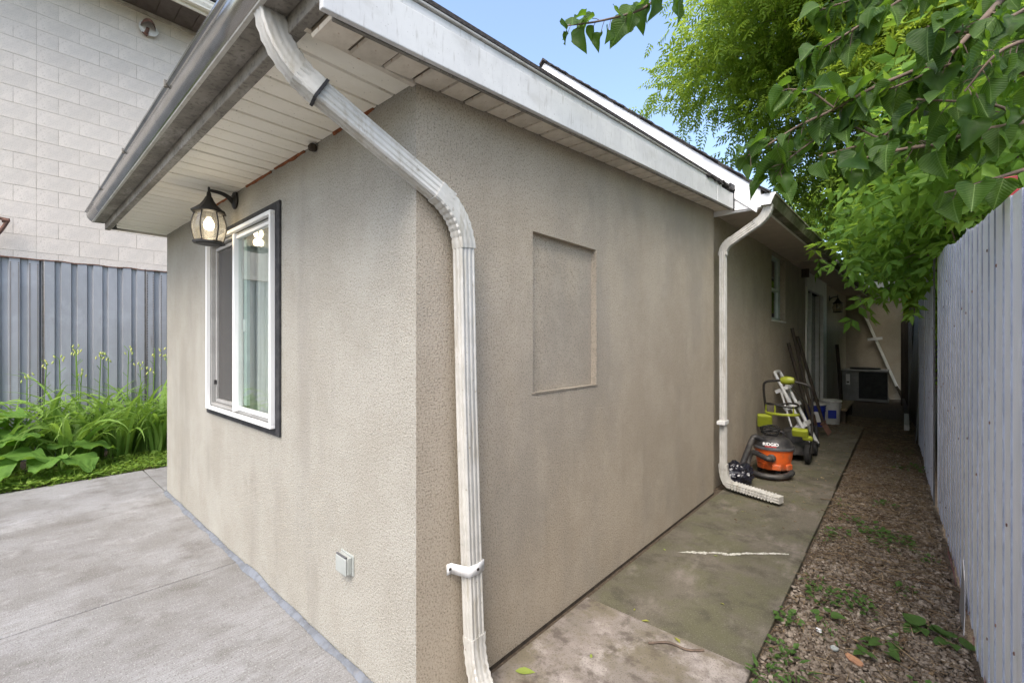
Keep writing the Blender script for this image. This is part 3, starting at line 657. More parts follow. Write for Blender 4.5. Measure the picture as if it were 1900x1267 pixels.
# diagonal downspout on the end wall
ds3 = MB().sweep([(.46, 13.74, 2.40), (1.20, 13.74, .26)], [(q[0]*.8, q[1]*.8) for q in SEC], (0, 1, 0)).build('downspout', 'vinyl_old', house, smooth=25)
MB().sweep(bend((.42, 13.70, 2.80), (.42, 13.74, 2.55), (.48, 13.74, 2.34), 10), SECB, (0, 1, 0), pleat(10)).build('elbow', 'vinyl_old', ds3, smooth=25)
MB().obox((.76, 13.69, 1.50), .30, .012, .07, Matrix.Rotation(-.12, 3, 'Y')).build('strap', 'fascia', ds3, bevel=.01)
MB().sweep([(1.36, 9.6, .10), (1.36, 8.40, .06)], [(q[0]*1.2, q[1]*1.2) for q in SEC], (1, 0, 0)).build('extension', 'white_metal', ds3, smooth=25)
MB().sweep(spline([(1.18, 13.74, .30), (1.27, 13.5, .12), (1.33, 11.5, .10), (1.36, 9.5, .10)], 5), SEC, (1, 0, 0)).build('pipe', 'old_wood', ds3, smooth=25)

# ================================================================== neighbour's block building on the left
nb = root('block_building', (-7, 0, 0), 'pale painted concrete block building behind the grey metal fence', 'building')
MB().box(-7.3, -7.006, -9, 8, -.1, 6.26).build('mortar', 'mortar', nb)
bw, bh, CY = .397, .2045, -.753
def blockmesh(w): return MB().box(0, .04, .0025, w-.0025, .0028, bh-.0028).mesh('block')
BF, BHf = blockmesh(bw), blockmesh(bw/2)
far_mb = MB()
for r_ in range(30):
    z = 5.421+.2045*4-bh*r_
    if z < 0: break
    cells = []
    odd = r_ % 2
    y = CY
    if odd: cells.append((y, BHf)); y += bw/2
    while y < 6: cells.append((y, BF)); y += bw
    y = CY
    if odd: y -= bw/2; cells.append((y, BHf))
    while y > -8.6: y -= bw; cells.append((y, BF))
    for (y, me) in cells:
        if z > 2.1 and -2.0 < y < 1.75:
            o = link('block', me, 'block', nb); o.location = (-.042+random.uniform(-.0012, .0012), y, z)
        else:
            wd = bw if me is BF else bw/2
            far_mb.box(-7.042, -7.002, y+.0035, y+wd-.0035, z+.0035, z+bh-.0035)
o = far_mb.build('block_rows', 'block', nb); tag(o, kind='stuff')
MT['brown_soffit'] = mat('brown_soffit', (.13, .105, .09), (.10, .08, .068), 6, .8, vary=.1)
ev = MB().box(-7.0, -6.42, -9, 8, 6.262, 6.30).build('eave', 'soffit_groove', nb)
sp = MB().box(.03, .565, 0, .212, 0, .012).mesh('soffit_panel')
for i in range(24):
    o = link('soffit_panel', sp, 'brown_soffit', ev); o.location = (0, -2+i*.222, 6.248)
MB().box(-7.0, -6.97, -9, 8, 6.20, 6.247).build('eave_trim', 'mortar', nb)
MB().box(-6.43, -6.40, -9, 8, 6.235, 6.42).build('fascia', 'soffit', nb, bevel=.004)
gq = [(0, .12), (0, 0), (.08, 0), (.085, .02), (.105, .06), (.112, .10), (.122, .105), (.122, .12)]
mb = MB(); k = len(gq)
for y in (-9, 8): mb.v += [Vector((-6.398+p[0], y, 6.28+p[1])) for p in gq]
mb.f += [(j, j+1, k+j+1, k+j) for j in range(k-1)]; mb.build('gutter', 'soffit', nb)
MB().hexa([(-12, -9, 8.2), (-6.26, -9, 6.42), (-6.26, 8, 6.42), (-12, 8, 8.2), (-12, -9, 8.25), (-6.26, -9, 6.46), (-6.26, 8, 6.46), (-12, 8, 8.25)]).build('roof', 'shingle', nb)
# rusty vent hood with its white patch, rusty pipe
vt = MB(); c = Vector((-6.955, .36, 6.0)); n = 22; ring = []
for i in range(n):
    a = 2*math.pi*i/n; rr = .115*(1+.22*noise.noise((math.cos(a)*1.5, math.sin(a)*1.5, 4))); ring.append((-6.956, c.y+rr*math.cos(a)*.95, c.z-.01+rr*math.sin(a)))
vt.strip(ring, (1, 0, 0), .012); vt = vt.build('vent', 'patch', nb, bevel=.004)
hd = MB(); prof = []
for i in range(9):
    a = math.radians(-90+180*i/8); prof.append(a)
for i in range(7):
    b_ = math.radians(15*i)
    for a in prof: hd.v.append(Vector((-6.944+.16*math.cos(b_)*math.cos(a), .36+.085*math.sin(a), 5.985+.10*math.sin(b_)*math.cos(a)+.02*math.cos(a))))
for i in range(6):
    for j in range(8): A = i*9+j; hd.f.append((A, A+1, A+10, A+9))
hd.build('vent_hood', 'rusty_iron', vt, smooth=60)
MB().tube([(-6.95, .36, 5.99), (-6.93, .345, 5.93), (-6.945, .33, 5.89)], .022, 8).build('vent_pipe', 'rusty_iron', vt, smooth=50)
MB().strip([(-6.950, .29, 5.90), (-6.950, .37, 5.905), (-6.950, .345, 5.86)], (1, 0, 0), .02).build('rust_flake', 'rusty_iron', vt)
MB().tube(spline([(-6.95, -1.25, 2.62), (-6.88, -1.10, 2.68), (-6.86, -1.0, 2.88), (-6.86, -1.02, 2.90), (-6.86, -1.3, 2.93)], 4), .020, 8).build('rusty_pipe', 'rusty_iron', nb, smooth=50)
MB().tube([(-6.86, -1.045, 2.885), (-6.86, -.985, 2.89)], .027, 8).build('pipe_elbow', 'rusty_iron', nb, smooth=50)

# ================================================================== grey corrugated fence on the left
lf = root('corrugated_fence', (-6.5, 0, 0), 'grey corrugated steel fence behind the daylilies', 'fence')
def sheet(x, y0, y1, z0, z1, period, dep, flat, name, m, parent, sgn=1, topfn=None, botfn=None, side=.012, slope=0.0):
    """trapezoid-ribbed steel sheet standing along Y"""
    prof = []; y = y0
    while y < y1-1e-4:
        for f_, d_ in (((0, 0), (flat, 0), (flat+side, dep), (period-side, dep)) if side > .005 else ((0, 0), (flat, dep), (flat+.001, 0), (period-.001, dep))):
            if y+f_ < y1: prof.append((y+f_, d_))
        y += period
    prof.append((y1, 0))
    mb = MB(); n = len(prof)
    for (yy, d_) in prof: mb.v.append(Vector((x+slope*yy+sgn*d_, yy, botfn(yy) if botfn else z0)))
    for (yy, d_) in prof: mb.v.append(Vector((x+slope*yy+sgn*d_, yy, topfn(yy) if topfn else z1)))
    mb.f = [(i, i+1, n+i+1, n+i) for i in range(n-1)]
    o = mb.build(name, m, parent)
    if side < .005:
        o.data.materials.append(MT['groove'])  # narrow step faces get the painted shade line
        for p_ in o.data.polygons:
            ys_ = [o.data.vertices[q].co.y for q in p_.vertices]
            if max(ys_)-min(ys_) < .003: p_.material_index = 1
    else: s_ = o.modifiers.new('t', 'SOLIDIFY'); s_.thickness = .0015
    return o
for i, (y0, y1, per, fl, dx) in enumerate(((-7.8, -5.0, .20, .11, .0), (-5.0, -3.0, .20, .11, .006), (-3.0, -.72, .155, .085, 0), (-.70, .25, .145, .085, .008), (.27, 1.4, .155, .085, 0), (1.4, 4, .2, .11, .006))):
    pn = sheet(-6.5+dx, y0, y1, -.08, 2.40+random.uniform(-.015, .015), per, .032, fl, 'sheet_panel', 'fence_left', lf, -1)
    # dark slots punched along the ribs, too small to pick apart
    if i in (2, 4):
        mb = MB(); y = max(y0, -1.6)
        y = y0+math.ceil((y-y0)/per)*per
        while y < min(y1, 1.2)-.02:
            for yy in (y+fl-.010, y+.010):
                for q in range(104): z = .05+q*.0222; mb.add([(-6.5+.0025, yy-.006, z), (-6.5+.0025, yy+.006, z), (-6.5+.0025, yy+.006, z+.011), (-6.5+.0025, yy-.006, z+.011)], [(0, 1, 2, 3)])
            y += per
        tag(mb.build('slots', 'perf', pn), kind='stuff')
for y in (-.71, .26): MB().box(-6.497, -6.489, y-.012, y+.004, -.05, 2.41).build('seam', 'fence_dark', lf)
mb = MB()
for i in range(120):
    y = -2+i*.03; mb.obox((-6.51, y, 2.402+.012*noise.noise((y*6, 0, 0))), .05, .032, .012)
mb.build('rusty_cap', 'rusty_iron', lf)

# ================================================================== white corrugated fence on the right
rfn = root('white_fence', (1.6, 0, 0), 'white painted corrugated metal fence with red primer along its foot', 'fence')
FX, FSL = 1.628, -.020
tops = [(-2, 1.80), (.7, 1.825), (1.0, 1.86), (1.4, 1.92), (2.0, 1.95), (3.3, 2.09), (4.3, 2.15), (5.1, 2.18), (7.4, 2.05), (8, 1.96), (13, 1.9)]
def ftop(y, q=.15):
    y = math.floor(y/q)*q
    for (a, za), (b, zb) in zip(tops, tops[1:]):
        if a <= y <= b: return za+(zb-za)*(y-a)/(b-a)+.012*math.sin(y*37)
    return 1.9
def fbot(y): return -.022+.012*math.sin(y*9)+.008*math.sin(y*31+1)+(.05 if 2.0 < y < 2.3 else 0)
for (y0, y1, dx, per, fl) in ((-1.6, .72, 0, .30, .165), (.70, 2.26, -.004, .30, .165), (2.24, 4.30, .010, .29, .16), (4.28, 5.9, -.006, .30, .165), (5.88, 7.5, .006, .30, .165)):
    sheet(FX+dx, y0, y1, 0, 0, per, .0048, fl, 'sheet_panel', 'fence_white', rfn, 1, ftop, fbot, side=.003, slope=FSL)
mb = MB()
y = -.5
while y < 7.3:
    for z in (.32, 1.02, 1.68):
        yy = y+random.uniform(-.12, .12); zz = z+random.uniform(-.30, .14); mb.lathe([(0, -.004), (.006, -.003), (.006, .0)], 6, (FX-.008+FSL*yy, yy, zz), Matrix.Rotation(math.pi/2, 3, 'Y'))
    y += .30
tag(mb.build('screws', 'rusty_iron', rfn), kind='stuff')
mb = MB()      # raw red edge showing at the foot
for i in range(150):
    y = .6+i*.025
    if noise.noise((y*2.5, 9, 0)) > -.12 and y < 3.2:
        x = FX-.006+FSL*y; h = .02+.045*abs(noise.noise((y*7, 2, 0)))
        mb.add([(x, y, fbot(y)-.004), (x, y+.025, fbot(y)-.004), (x, y+.025, h), (x, y, h*random.uniform(.5, 1))], [(0, 1, 2, 3)])
tag(mb.build('red_edge', 'fence_red', rfn), kind='stuff')
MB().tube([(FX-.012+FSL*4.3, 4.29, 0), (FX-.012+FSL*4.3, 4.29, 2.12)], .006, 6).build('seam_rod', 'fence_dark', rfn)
MB().strip([(FX-.03+FSL*2.2, 2.06, -.03), (FX-.026+FSL*2.2, 2.36, -.03), (FX-.012+FSL*2.2, 2.34, .26), (FX-.012+FSL*2.2, 2.26, .16), (FX-.022+FSL*2.2, 2.12, .06)], (1, 0, 0), .003).build('torn_skirt', 'fence_grey', rfn)
mb = MB(); N_ = 14
for i in range(N_):
    y = 7.48+2.9*i/(N_-1); bow = .06*math.sin(math.pi*i/(N_-1))
    mb.v += [Vector((FX+FSL*y-.03+bow, y, -.04)), Vector((FX+FSL*y+.05+bow, y, 1.93))]
mb.f = [(2*i, 2*i+2, 2*i+3, 2*i+1) for i in range(N_-1)]; o = mb.build('plain_sheet', 'fence_grey', rfn, smooth=60); s_ = o.modifiers.new('t', 'SOLIDIFY'); s_.thickness = .002
sheet(FX+.02, 10.3, 13.2, -.04, 1.85, .1, .018, .058, 'sheet_panel', 'fence_grey', rfn, 1, slope=FSL)
for (x, y, h, lb) in ((1.70, 2.02, 2.15, 'red steel post rising behind the white fence under the lilac'),):
    pst = MB(); pst.box(x-.022, x+.022, y-.022, y+.022, -.1, h); pst.box(x-.022, x+.05, y+.024, y+.075, -.1, h-.05); o = pst.build('fence_post', 'red_post', bevel=.004); tag(o, lb, 'post')
for (x, y, h, w_, lb) in ((1.33, 12.6, 1.90, .13, 'shorter dark wooden post at the end of the alley'), (1.46, 12.75, 2.20, .10, 'taller dark wooden post at the end of the alley')):
    o = MB().box(x-w_/2, x+w_/2, y-.05, y+.05, -.1, h).build('wooden_post', 'old_wood', bevel=.008); tag(o, lb, 'post')
gar = root('garage', (3.4, 7, 0), 'tan garage wall just showing above the white fence', 'garage')
MT['tan'] = mat('tan_siding', (.42, .33, .25), (.36, .28, .21), 4, .8)
MB().box(2.3, 5.2, 4.6, 9, -.1, 2.75).build('wall', 'tan', gar)
MB().hexa([(2.15, 4.4, 2.70), (5.4, 4.4, 2.70), (5.4, 9.2, 2.70), (2.15, 9.2, 2.70), (2.15, 4.4, 2.80), (3.8, 4.4, 3.5), (3.8, 9.2, 3.5), (2.15, 9.2, 2.80)]).build('roof', 'shingle', gar)

# ================================================================== front lantern (lit), back lantern, outlet
def lantern(loc, label, out, lit):
    """out: unit vector away from the wall"""
    t = root('wall_lantern', loc, label, 'lantern'); L0 = Vector(loc); o_ = Vector(out)
    R = o_.to_track_quat('Z', 'Y').to_matrix()
    MB().lathe([(0, 0), (.048, 0), (.050, .008), (.038, .016), (.020, .022), (0, .024)], 20, L0, R @ Matrix.Diagonal((1, 1, 1))).build('wall_plate', 'black_metal', t, smooth=40)
    MB().lathe([(0, 0), (.040, 0), (.040, .012), (0, .014)], 16, L0+Vector((0, 0, .03)), R).build('wall_plate', 'black_metal', t, smooth=40)
    c = L0+o_*.150
    MB().tube(spline([L0+o_*.012+Vector((0, 0, -.01)), L0+o_*.045+Vector((0, 0, .020)), L0+o_*.09+Vector((0, 0, .036)), c+Vector((0, 0, .038))], 5), .016, 10, .009).build('arm', 'black_metal', t, smooth=60)
    z = c.z
    MB().lathe([(0, .082), (.007, .078), (.009, .066), (.004, .060), (.007, .052), (.007, .030), (.012, .018), (.014, .000), (.022, -.012), (.030, -.030), (.050, -.060), (.072, -.080), (.096, -.098), (.098, -.106), (.088, -.110), (.0, -.104)], 8, c).build('cap', 'black_metal', t, smooth=20)
    MB().lathe([(.070, -.112), (.086, -.165), (.090, -.205), (.080, -.255), (.070, -.282)], 24, c).build('shade', 'lamp_glass', t, smooth=80)
    MB().lathe([(0, -.280), (.072, -.280), (.090, -.290), (.090, -.300), (.072, -.300), (.066, -.306), (0, -.306)], 8, c).build('base', 'black_metal', t, smooth=20)
    for k in range(6):
        a = 2*math.pi*k/6+.3; d_ = Vector((math.cos(a), math.sin(a), 0))
        MB().tube([c+d_*.074+Vector((0, 0, -.106)), c+d_*.089+Vector((0, 0, -.16)), c+d_*.093+Vector((0, 0, -.205)), c+d_*.083+Vector((0, 0, -.255)), c+d_*.073+Vector((0, 0, -.288))], .0045, 6).build('rib', 'black_metal', t, smooth=60)
    MB().lathe([(0, -.10), (.014, -.10), (.014, -.135), (0, -.138)], 10, c).build('socket', 'white_plastic', t, smooth=40)
    MB().lathe([(0, -.138), (.013, -.14), (.026, -.165), (.029, -.185), (.022, -.208), (0, -.218)], 14, c).build('bulb', 'bulb' if lit else 'white_plastic', t, smooth=80)
    return t, c
t, c = lantern((-1.95, -.002, 2.325), 'black lantern with a lit bulb on the wall above the front window', (0, -1, 0), True)
pl = bpy.data.lights.new('lantern_light', 'POINT'); pl.energy = 0.35; pl.color = (1, .86, .66); pl.shadow_soft_size = .03
plo = bpy.data.objects.new('lantern_light', pl); COL.objects.link(plo); plo.location = c+Vector((0, 0, -.245)); 
lantern((mwx(10.9)+.002, 10.9, 2.36), 'unlit black lantern beside the patio door in the shaded alley', (1, 0, 0), False)

ob = root('outlet_box', (-.495, 0, .40), 'small grey covered outlet box low on the front wall', 'outlet')
MB().box(-.548, -.440, -.006, .0, .392, .480).build('back_plate', 'outlet', ob, bevel=.002)
MB().box(-.540, -.449, -.026, -.006, .400, .473).build('box', 'outlet', ob, bevel=.003)
MB().box(-.542, -.452, -.034, -.0275, .398, .469).build('cover', 'outlet', ob, bevel=.003)
MB().tube([(-.537, -.030, .4755), (-.455, -.030, .4755)], .0045, 8).build('hinge', 'grey_plastic', ob)

# ================================================================== gravel, litter, weeds
def rnd(n, a, b): return RNG.uniform(a, b, n)
box = np.array([(-1, -1, -1), (1, -1, -1), (1, 1, -1), (-1, 1, -1), (-1, -1, 1), (1, -1, 1), (1, 1, 1), (-1, 1, 1)], float)*.5
btri = np.array([(0, 2, 1), (0, 3, 2), (4, 5, 6), (4, 6, 7), (0, 1, 5), (0, 5, 4), (1, 2, 6), (1, 6, 5), (2, 3, 7), (2, 7, 6), (3, 0, 4), (3, 4, 7)])
parts = []
for k in range(6):
    tv = box*np.array([1.3, .9, .5])+RNG.uniform(-.26, .26, (8, 3)); tv[4:, :2] *= .72
    n = 7000
    y = .1+6.4*rnd(n, 0, 1)**1.5; x = .865+(FX-.03+FSL*y-.865)*rnd(n, 0, 1)
    zz = -.022+rnd(n, -.008, .010)
    sc = .0135*np.exp(RNG.normal(0, .30, n)); sh = np.clip(RNG.normal(.30, .24, n), 0, 1)
    parts.append(scatter(tv, btri, np.stack([x, y, zz], 1), euler_mats(rnd(n, -.5, .5), rnd(n, -.5, .5), rnd(n, 0, 6.28)), sc[:, None], sh))
v, f, s_ = join_np(parts); o = link('gravel', npmesh('gravel', v, f, s_), 'stone'); tag(o, 'loose grey gravel between the walkway and the white fence', 'gravel', kind='stuff')
# straw, twigs and needles
tv = box*np.array([1, .03, .025]); tv[[1, 2, 5, 6], 2] += .06; tv[[0, 3, 4, 7], 1] += .04
n = 17000
y = .2+9.5*rnd(n, 0, 1)**.85; x = .86+(FX-.04+FSL*y-.86)*rnd(n, 0, 1)
far = y > 7.5; x[far] = .05+1.4*rnd(far.sum(), 0, 1)
keep = rnd(n, 0, 1) < np.clip(.34+.36*(y-1.2), .32, 1); x, y = x[keep], y[keep]; n = len(x)
p1 = scatter(tv, btri, np.stack([x, y, rnd(n, -.016, .008)], 1), euler_mats(rnd(n, -.3, .3), rnd(n, -.2, .2), rnd(n, 0, 6.28)), (.038*np.exp(RNG.normal(0, .5, n)))[:, None], np.clip(RNG.normal(.32, .24, n), 0, 1))
tl = box*np.array([1, .5, .03]); tl[[0, 3, 4, 7], 1] *= .2; tl[[1, 5], 2] += .15
n = 5500
y = 1.5+10.5*rnd(n, 0, 1); x = .87+(FX-.05+FSL*y-.87)*rnd(n, 0, 1); far = y > 7.6; x[far] = .1+1.3*rnd(far.sum(), 0, 1)
p2 = scatter(tl, btri, np.stack([x, y, rnd(n, -.014, .006)], 1), euler_mats(rnd(n, -.5, .5), rnd(n, -.4, .4), rnd(n, 0, 6.28)), (.013*np.exp(RNG.normal(0, .4, n)))[:, None], np.clip(RNG.normal(.28, .22, n), 0, 1))
n = 500
y = 2.6+6*rnd(n, 0, 1)**.8; x = .1+.74*rnd(n, 0, 1)**.6
p3 = scatter(tl, btri, np.stack([x, y, np.full(n, -.003)], 1), euler_mats(rnd(n, -.1, .1), rnd(n, -.1, .1), rnd(n, 0, 6.28)), (.014*np.exp(RNG.normal(0, .5, n)))[:, None], np.clip(RNG.normal(.4, .3, n), 0, 1))
v, f, s_ = join_np([p1, p2, p3]); o = link('leaf_litter', npmesh('leaf_litter', v, f, s_), 'straw'); tag(o, 'brown dry straw and leaf litter over the gravel strip', 'litter', kind='stuff')

# leaf shapes -------------------------------------------------------
def leafshape(outline, fold=.12, curl=.15, wave=.0):
    """outline: half-width pairs (t, w) along a unit midrib; sides are cupped; returns triangle arrays"""
    rows = []
    for u in (0, -.55, -1, .55, 1):
        rows.append([(u*w_, t, fold*w_*abs(u)**1.6-curl*t*t+wave*math.sin(t*9+u*3)*abs(u)*w_) for t, w_ in outline])
    v = np.array(sum(rows, []), float); n = len(outline); f = []
    for (p, q, flip) in ((0, 1, False), (1, 2, False), (0, 3, True), (3, 4, True)):
        for i in range(n-1):
            a, b, c_, d_ = p*n+i, p*n+i+1, q*n+i+1, q*n+i
            t1, t2 = (a, b, c_), (a, c_, d_)
            f += [t1, t2] if not flip else [t1[::-1], t2[::-1]]
    return v, np.array(f)
HEART = [(-.13, .20), (-.08, .34), (.0, .44), (.12, .485), (.26, .475), (.40, .42), (.55, .33), (.68, .235), (.80, .15), (.90, .07), (1.0, 0)]
OVAL = [(0, .02), (.2, .16), (.45, .22), (.7, .15), (.9, .05), (1, 0)]
LANCE = [(0, 0), (.35, .17), (.7, .11), (1, 0)]
ROUND = [(-.1, .2), (.1, .42), (.4, .5), (.7, .42), (.93, .2), (1, 0)]
HV, HF = leafshape(HEART, .22, .16); OV, OF = leafshape(OVAL); LV, LF = leafshape(LANCE, .25, .25); RV, RF = leafshape(ROUND[::2]+[ROUND[-1]], .25, .05)
def frames(t, nrm):
    """rotation matrices with local Y along t and local Z near nrm"""
    t = t/np.linalg.norm(t, axis=1)[:, None]; x = np.cross(t, nrm); x /= np.linalg.norm(x, axis=1)[:, None]+1e-9; z = np.cross(x, t)
    return np.stack([x, t, z], 2)

def weedpatch(cx, cy, r, nl, size, z0=-.01, tall=.05):
    a = rnd(nl, 0, 6.28); rr = r*np.sqrt(rnd(nl, 0, 1))
    pos = np.stack([cx+rr*np.cos(a), cy+rr*np.sin(a), z0+rnd(nl, 0, tall)], 1)
    t = np.stack([np.cos(a)+rnd(nl, -.6, .6), np.sin(a)+rnd(nl, -.6, .6), rnd(nl, -.2, .6)], 1)
    nr = np.stack([rnd(nl, -.3, .3), rnd(nl, -.3, .3), np.ones(nl)], 1)
    return scatter(RV if RNG.random() < .65 else LV, RF if False else None, pos, frames(t, nr), size*rnd(nl, .6, 1.3)[:, None], rnd(nl, 0, .6)) if False else (pos, frames(t, nr), size*rnd(nl, .6, 1.3)[:, None], rnd(nl, 0, .6))
parts = []
spots = [(.93, 1.33, .05, 14, .035), (.98, 1.22, .07, 16, .04), (.90, 1.62, .05, 12, .04), (1.00, 1.98, .07, 16, .04), (.96, 2.10, .06, 12, .035), (1.12, 2.05, .08, 22, .035), (1.18, 1.93, .06, 14, .03), (.91, 2.9, .05, 10, .04),
         (.98, 3.05, .06, 10, .04), (1.02, 3.4, .05, 10, .035), (.93, 3.8, .05, 8, .03), (1.28, 3.2, .09, 22, .04), (1.18, 3.25, .10, 18, .045), (1.27, 3.05, .1, 22, .045), (1.22, 4.0, .08, 14, .04), (1.38, 5.6, .12, 16, .05), (1.30, 6.6, .12, 14, .05), (1.42, 1.42, .06, 12, .03), (1.25, 1.28, .05, 8, .03), (.92, 1.10, .05, 14, .05), (1.33, 2.35, .05, 10, .03), (1.45, 2.9, .05, 8, .03), (1.07, 1.62, .04, 8, .025), (1.3, 1.72, .03, 5, .03)]
for i, (cx, cy, r, nl, sz) in enumerate(spots):
    pos, Rm, sc, sh = weedpatch(cx, cy, r*1.15, int(nl*2.2), sz*.62)
    tv, tf = ((RV, RF), (LV*np.array([1.3, 1.6, 1]), LF), (HV, HF))[i % 3]
    parts.append(scatter(tv, tf, pos, Rm, sc, sh))
v, f, s_ = join_np(parts); o = link('small_weeds', npmesh('small_weeds', v, f, s_), 'weed_leaf'); tag(o, 'small scattered green weeds sprouting in the gravel strip', 'weeds', kind='stuff')
def broadweed(cx, cy, lab, n, size, seed):
    r_ = random.Random(seed); t = root('broadleaf_weed', (cx, cy, -.02), lab, 'weed', 'broad-leaved weeds in the gravel')
    me = npmesh('leaf', HV, HF, np.full(len(HV), .3))
    for i in range(n):
        a = 6.28*i/n+r_.uniform(-.4, .4); lf_ = link('leaf', me, 'weed_leaf', t); d_ = r_.uniform(.01, .05)
        lf_.location = (d_*math.cos(a), d_*math.sin(a), r_.uniform(.02, .05)); lf_.rotation_euler = (r_.uniform(-.25, .3), r_.uniform(-.3, .3), a-1.57); lf_.scale = (size*r_.uniform(.6, 1.1),)*3
broadweed(1.40, 1.98, 'largest dark green broad-leaved weed nearest the white fence', 6, .085, 1)
broadweed(1.50, 1.93, 'dark green weed hard against the torn foot of the white fence', 5, .075, 2)
broadweed(1.26, 1.66, 'bright green weed with rounded leaves in the middle of the gravel', 6, .055, 3)
broadweed(1.21, 1.56, 'small bright weed beside the orange stone shard', 5, .045, 4)
broadweed(1.03, 1.76, 'rounded-leaf weed at the edge of the mossy walkway slab', 4, .055, 5)
# orange shard and a few odd stones
def pebble(x, y, z, sx, sy, sz, m, nm, lab, cat, rz=0):
    bm = bmesh.new(); bmesh.ops.create_icosphere(bm, subdivisions=2, radius=1)
    for v_ in bm.verts: v_.co *= 1+.28*noise.noise(v_.co*1.4+Vector((x*9, y*9, 0))); v_.co = Vector((v_.co.x*sx, v_.co.y*sy, max(-.5, min(.55, v_.co.z))*sz))
    me = bpy.data.meshes.new(nm); bm.to_mesh(me); bm.free(); o = link(nm, me, m); o.location = (x, y, z); o.rotation_euler = (random.uniform(-.2, .2), random.uniform(-.2, .2), rz); tag(o, lab, cat); return o
pebble(1.175, 1.50, -.008, .036, .024, .014, 'stone_orange', 'brick_shard', 'flat orange brick shard lying on the gravel', 'shard', -.5)
pebble(1.10, 1.53, -.006, .018, .014, .014, 'outlet', 'stone', 'pale grey stone left of the orange shard', 'stone')
pebble(1.025, 1.64, -.006, .014, .012, .012, 'label_white', 'stone', 'small white stone near the mossy walkway edge', 'stone')
pebble(1.22, 5.6, -.006, .05, .025, .015, 'plank', 'wood_chip', 'tan wood chip far along the gravel strip', 'wood chip')

# fallen leaves on the slabs, each one a thing
fl = npmesh('fallen_leaf', OV, OF, np.full(len(OV), .5)); fl2 = npmesh('fallen_leaf', LV, LF, np.full(len(LV), .0))
for (x, y, sz, rz, me, lab) in ((.10, .44, .085, -.9, fl, 'large pale green leaf fallen beside the near downspout'), (.30, .72, .03, .5, fl, 'small green leaf fallen in the middle of the pinkish slab'), (.38, 1.15, .05, 2.1, fl2, 'yellow leaf lying in the first walkway joint'), (.28, 1.18, .028, .3, fl2, 'curled orange leaf at the first walkway joint'),
                        (.13, 1.95, .03, .9, fl, 'green leaf near the wall on the mossy slab'), (.42, 2.10, .028, 1.9, fl, 'green leaf beside the white paint streak'), (.62, 1.55, .03, 1.3, fl2, 'yellow-green leaf in the middle of the mossy slab'), (.56, 1.08, .06, .9, fl2, 'long dry leaf lying across the first joint'),
                        (.34, 3.05, .03, 1.2, fl2, 'yellow leaf on the slab before the flexible drain pipe'), (.62, 3.6, .035, 1.6, fl2, 'yellow leaf right of the flexible drain pipe end')):
    o = link('fallen_leaf', me, 'fallen_leaf'); o.location = (x, y, .004 if y < 1.13 else -.001); o.rotation_euler = (.1, .1, rz); o.scale = (sz,)*3; tag(o, lab, 'leaf', 'leaves fallen on the walkway')
o = MB().tube(spline([(.45, .98, .006), (.52, 1.04, .01), (.60, 1.05, .008), (.66, 1.10, .006)], 4), .005, 6).build('twig', 'twig'); tag(o, 'dry twig lying along the first walkway joint', 'twig')
o = MB().tube(spline([(.36, 3.72, .004), (.45, 3.66, .008), (.52, 3.52, .004)], 4), .003, 6).build('twig', 'twig'); tag(o, 'thin twig on the slab behind the flexible drain pipe', 'twig')

# ================================================================== planting bed on the left
bed = MB(); vv, ff = [], []; NX, NY = 16, 60
for j in range(NY+1):
    for i in range(NX+1):
        x = -4.952-(1.65)*i/NX; y = -5+8.5*j/NY; vv.append((x, y, -.02+.02*noise.noise((x*3, y*3, 0))))
for j in range(NY):
    for i in range(NX): a = j*(NX+1)+i; ff.append((a, a+1, a+NX+2, a+NX+1))
tag(bed.add(vv, ff).build('planting_bed', 'soil', smooth=80), kind='structure')
n = 8500
x = -4.93-.85*rnd(n, 0, 1)**1.3; y = -3.2+4.6*rnd(n, 0, 1); n2 = n
pos = np.stack([x, y, .0+.055*rnd(n, 0, 1)], 1); a = rnd(n, 0, 6.28); t = np.stack([np.cos(a), np.sin(a), rnd(n, -.4, .5)], 1); nr = np.stack([rnd(n, -.6, .6), rnd(n, -.6, .6), np.ones(n)], 1)
p1 = scatter(RV, RF, pos, frames(t, nr), (.026*np.exp(RNG.normal(0, .35, n)))[:, None], np.clip(RNG.normal(.45, .3, n), 0, 1))
n = 5000; x = -4.93-.95*rnd(n, 0, 1); y = -3.2+4.6*rnd(n, 0, 1); pos = np.stack([x, y, np.full(n, -.01)], 1)
t = np.stack([rnd(n, -.7, .7), rnd(n, -.7, .7), np.ones(n)*.8], 1); nr = np.stack([rnd(n, -1, 1), rnd(n, -1, 1), rnd(n, -.2, .2)], 1)
p2 = scatter(LV*np.array([.22, 1, 1]), LF, pos, frames(t, nr), (.07*np.exp(RNG.normal(0, .3, n)))[:, None], np.clip(RNG.normal(.5, .25, n), 0, 1))
v, f, s_ = join_np([p1, p2]); o = link('ground_cover', npmesh('ground_cover', v, f, s_), 'cover_leaf'); tag(o, 'low green ground cover along the driveway edge', 'ground cover', kind='stuff')

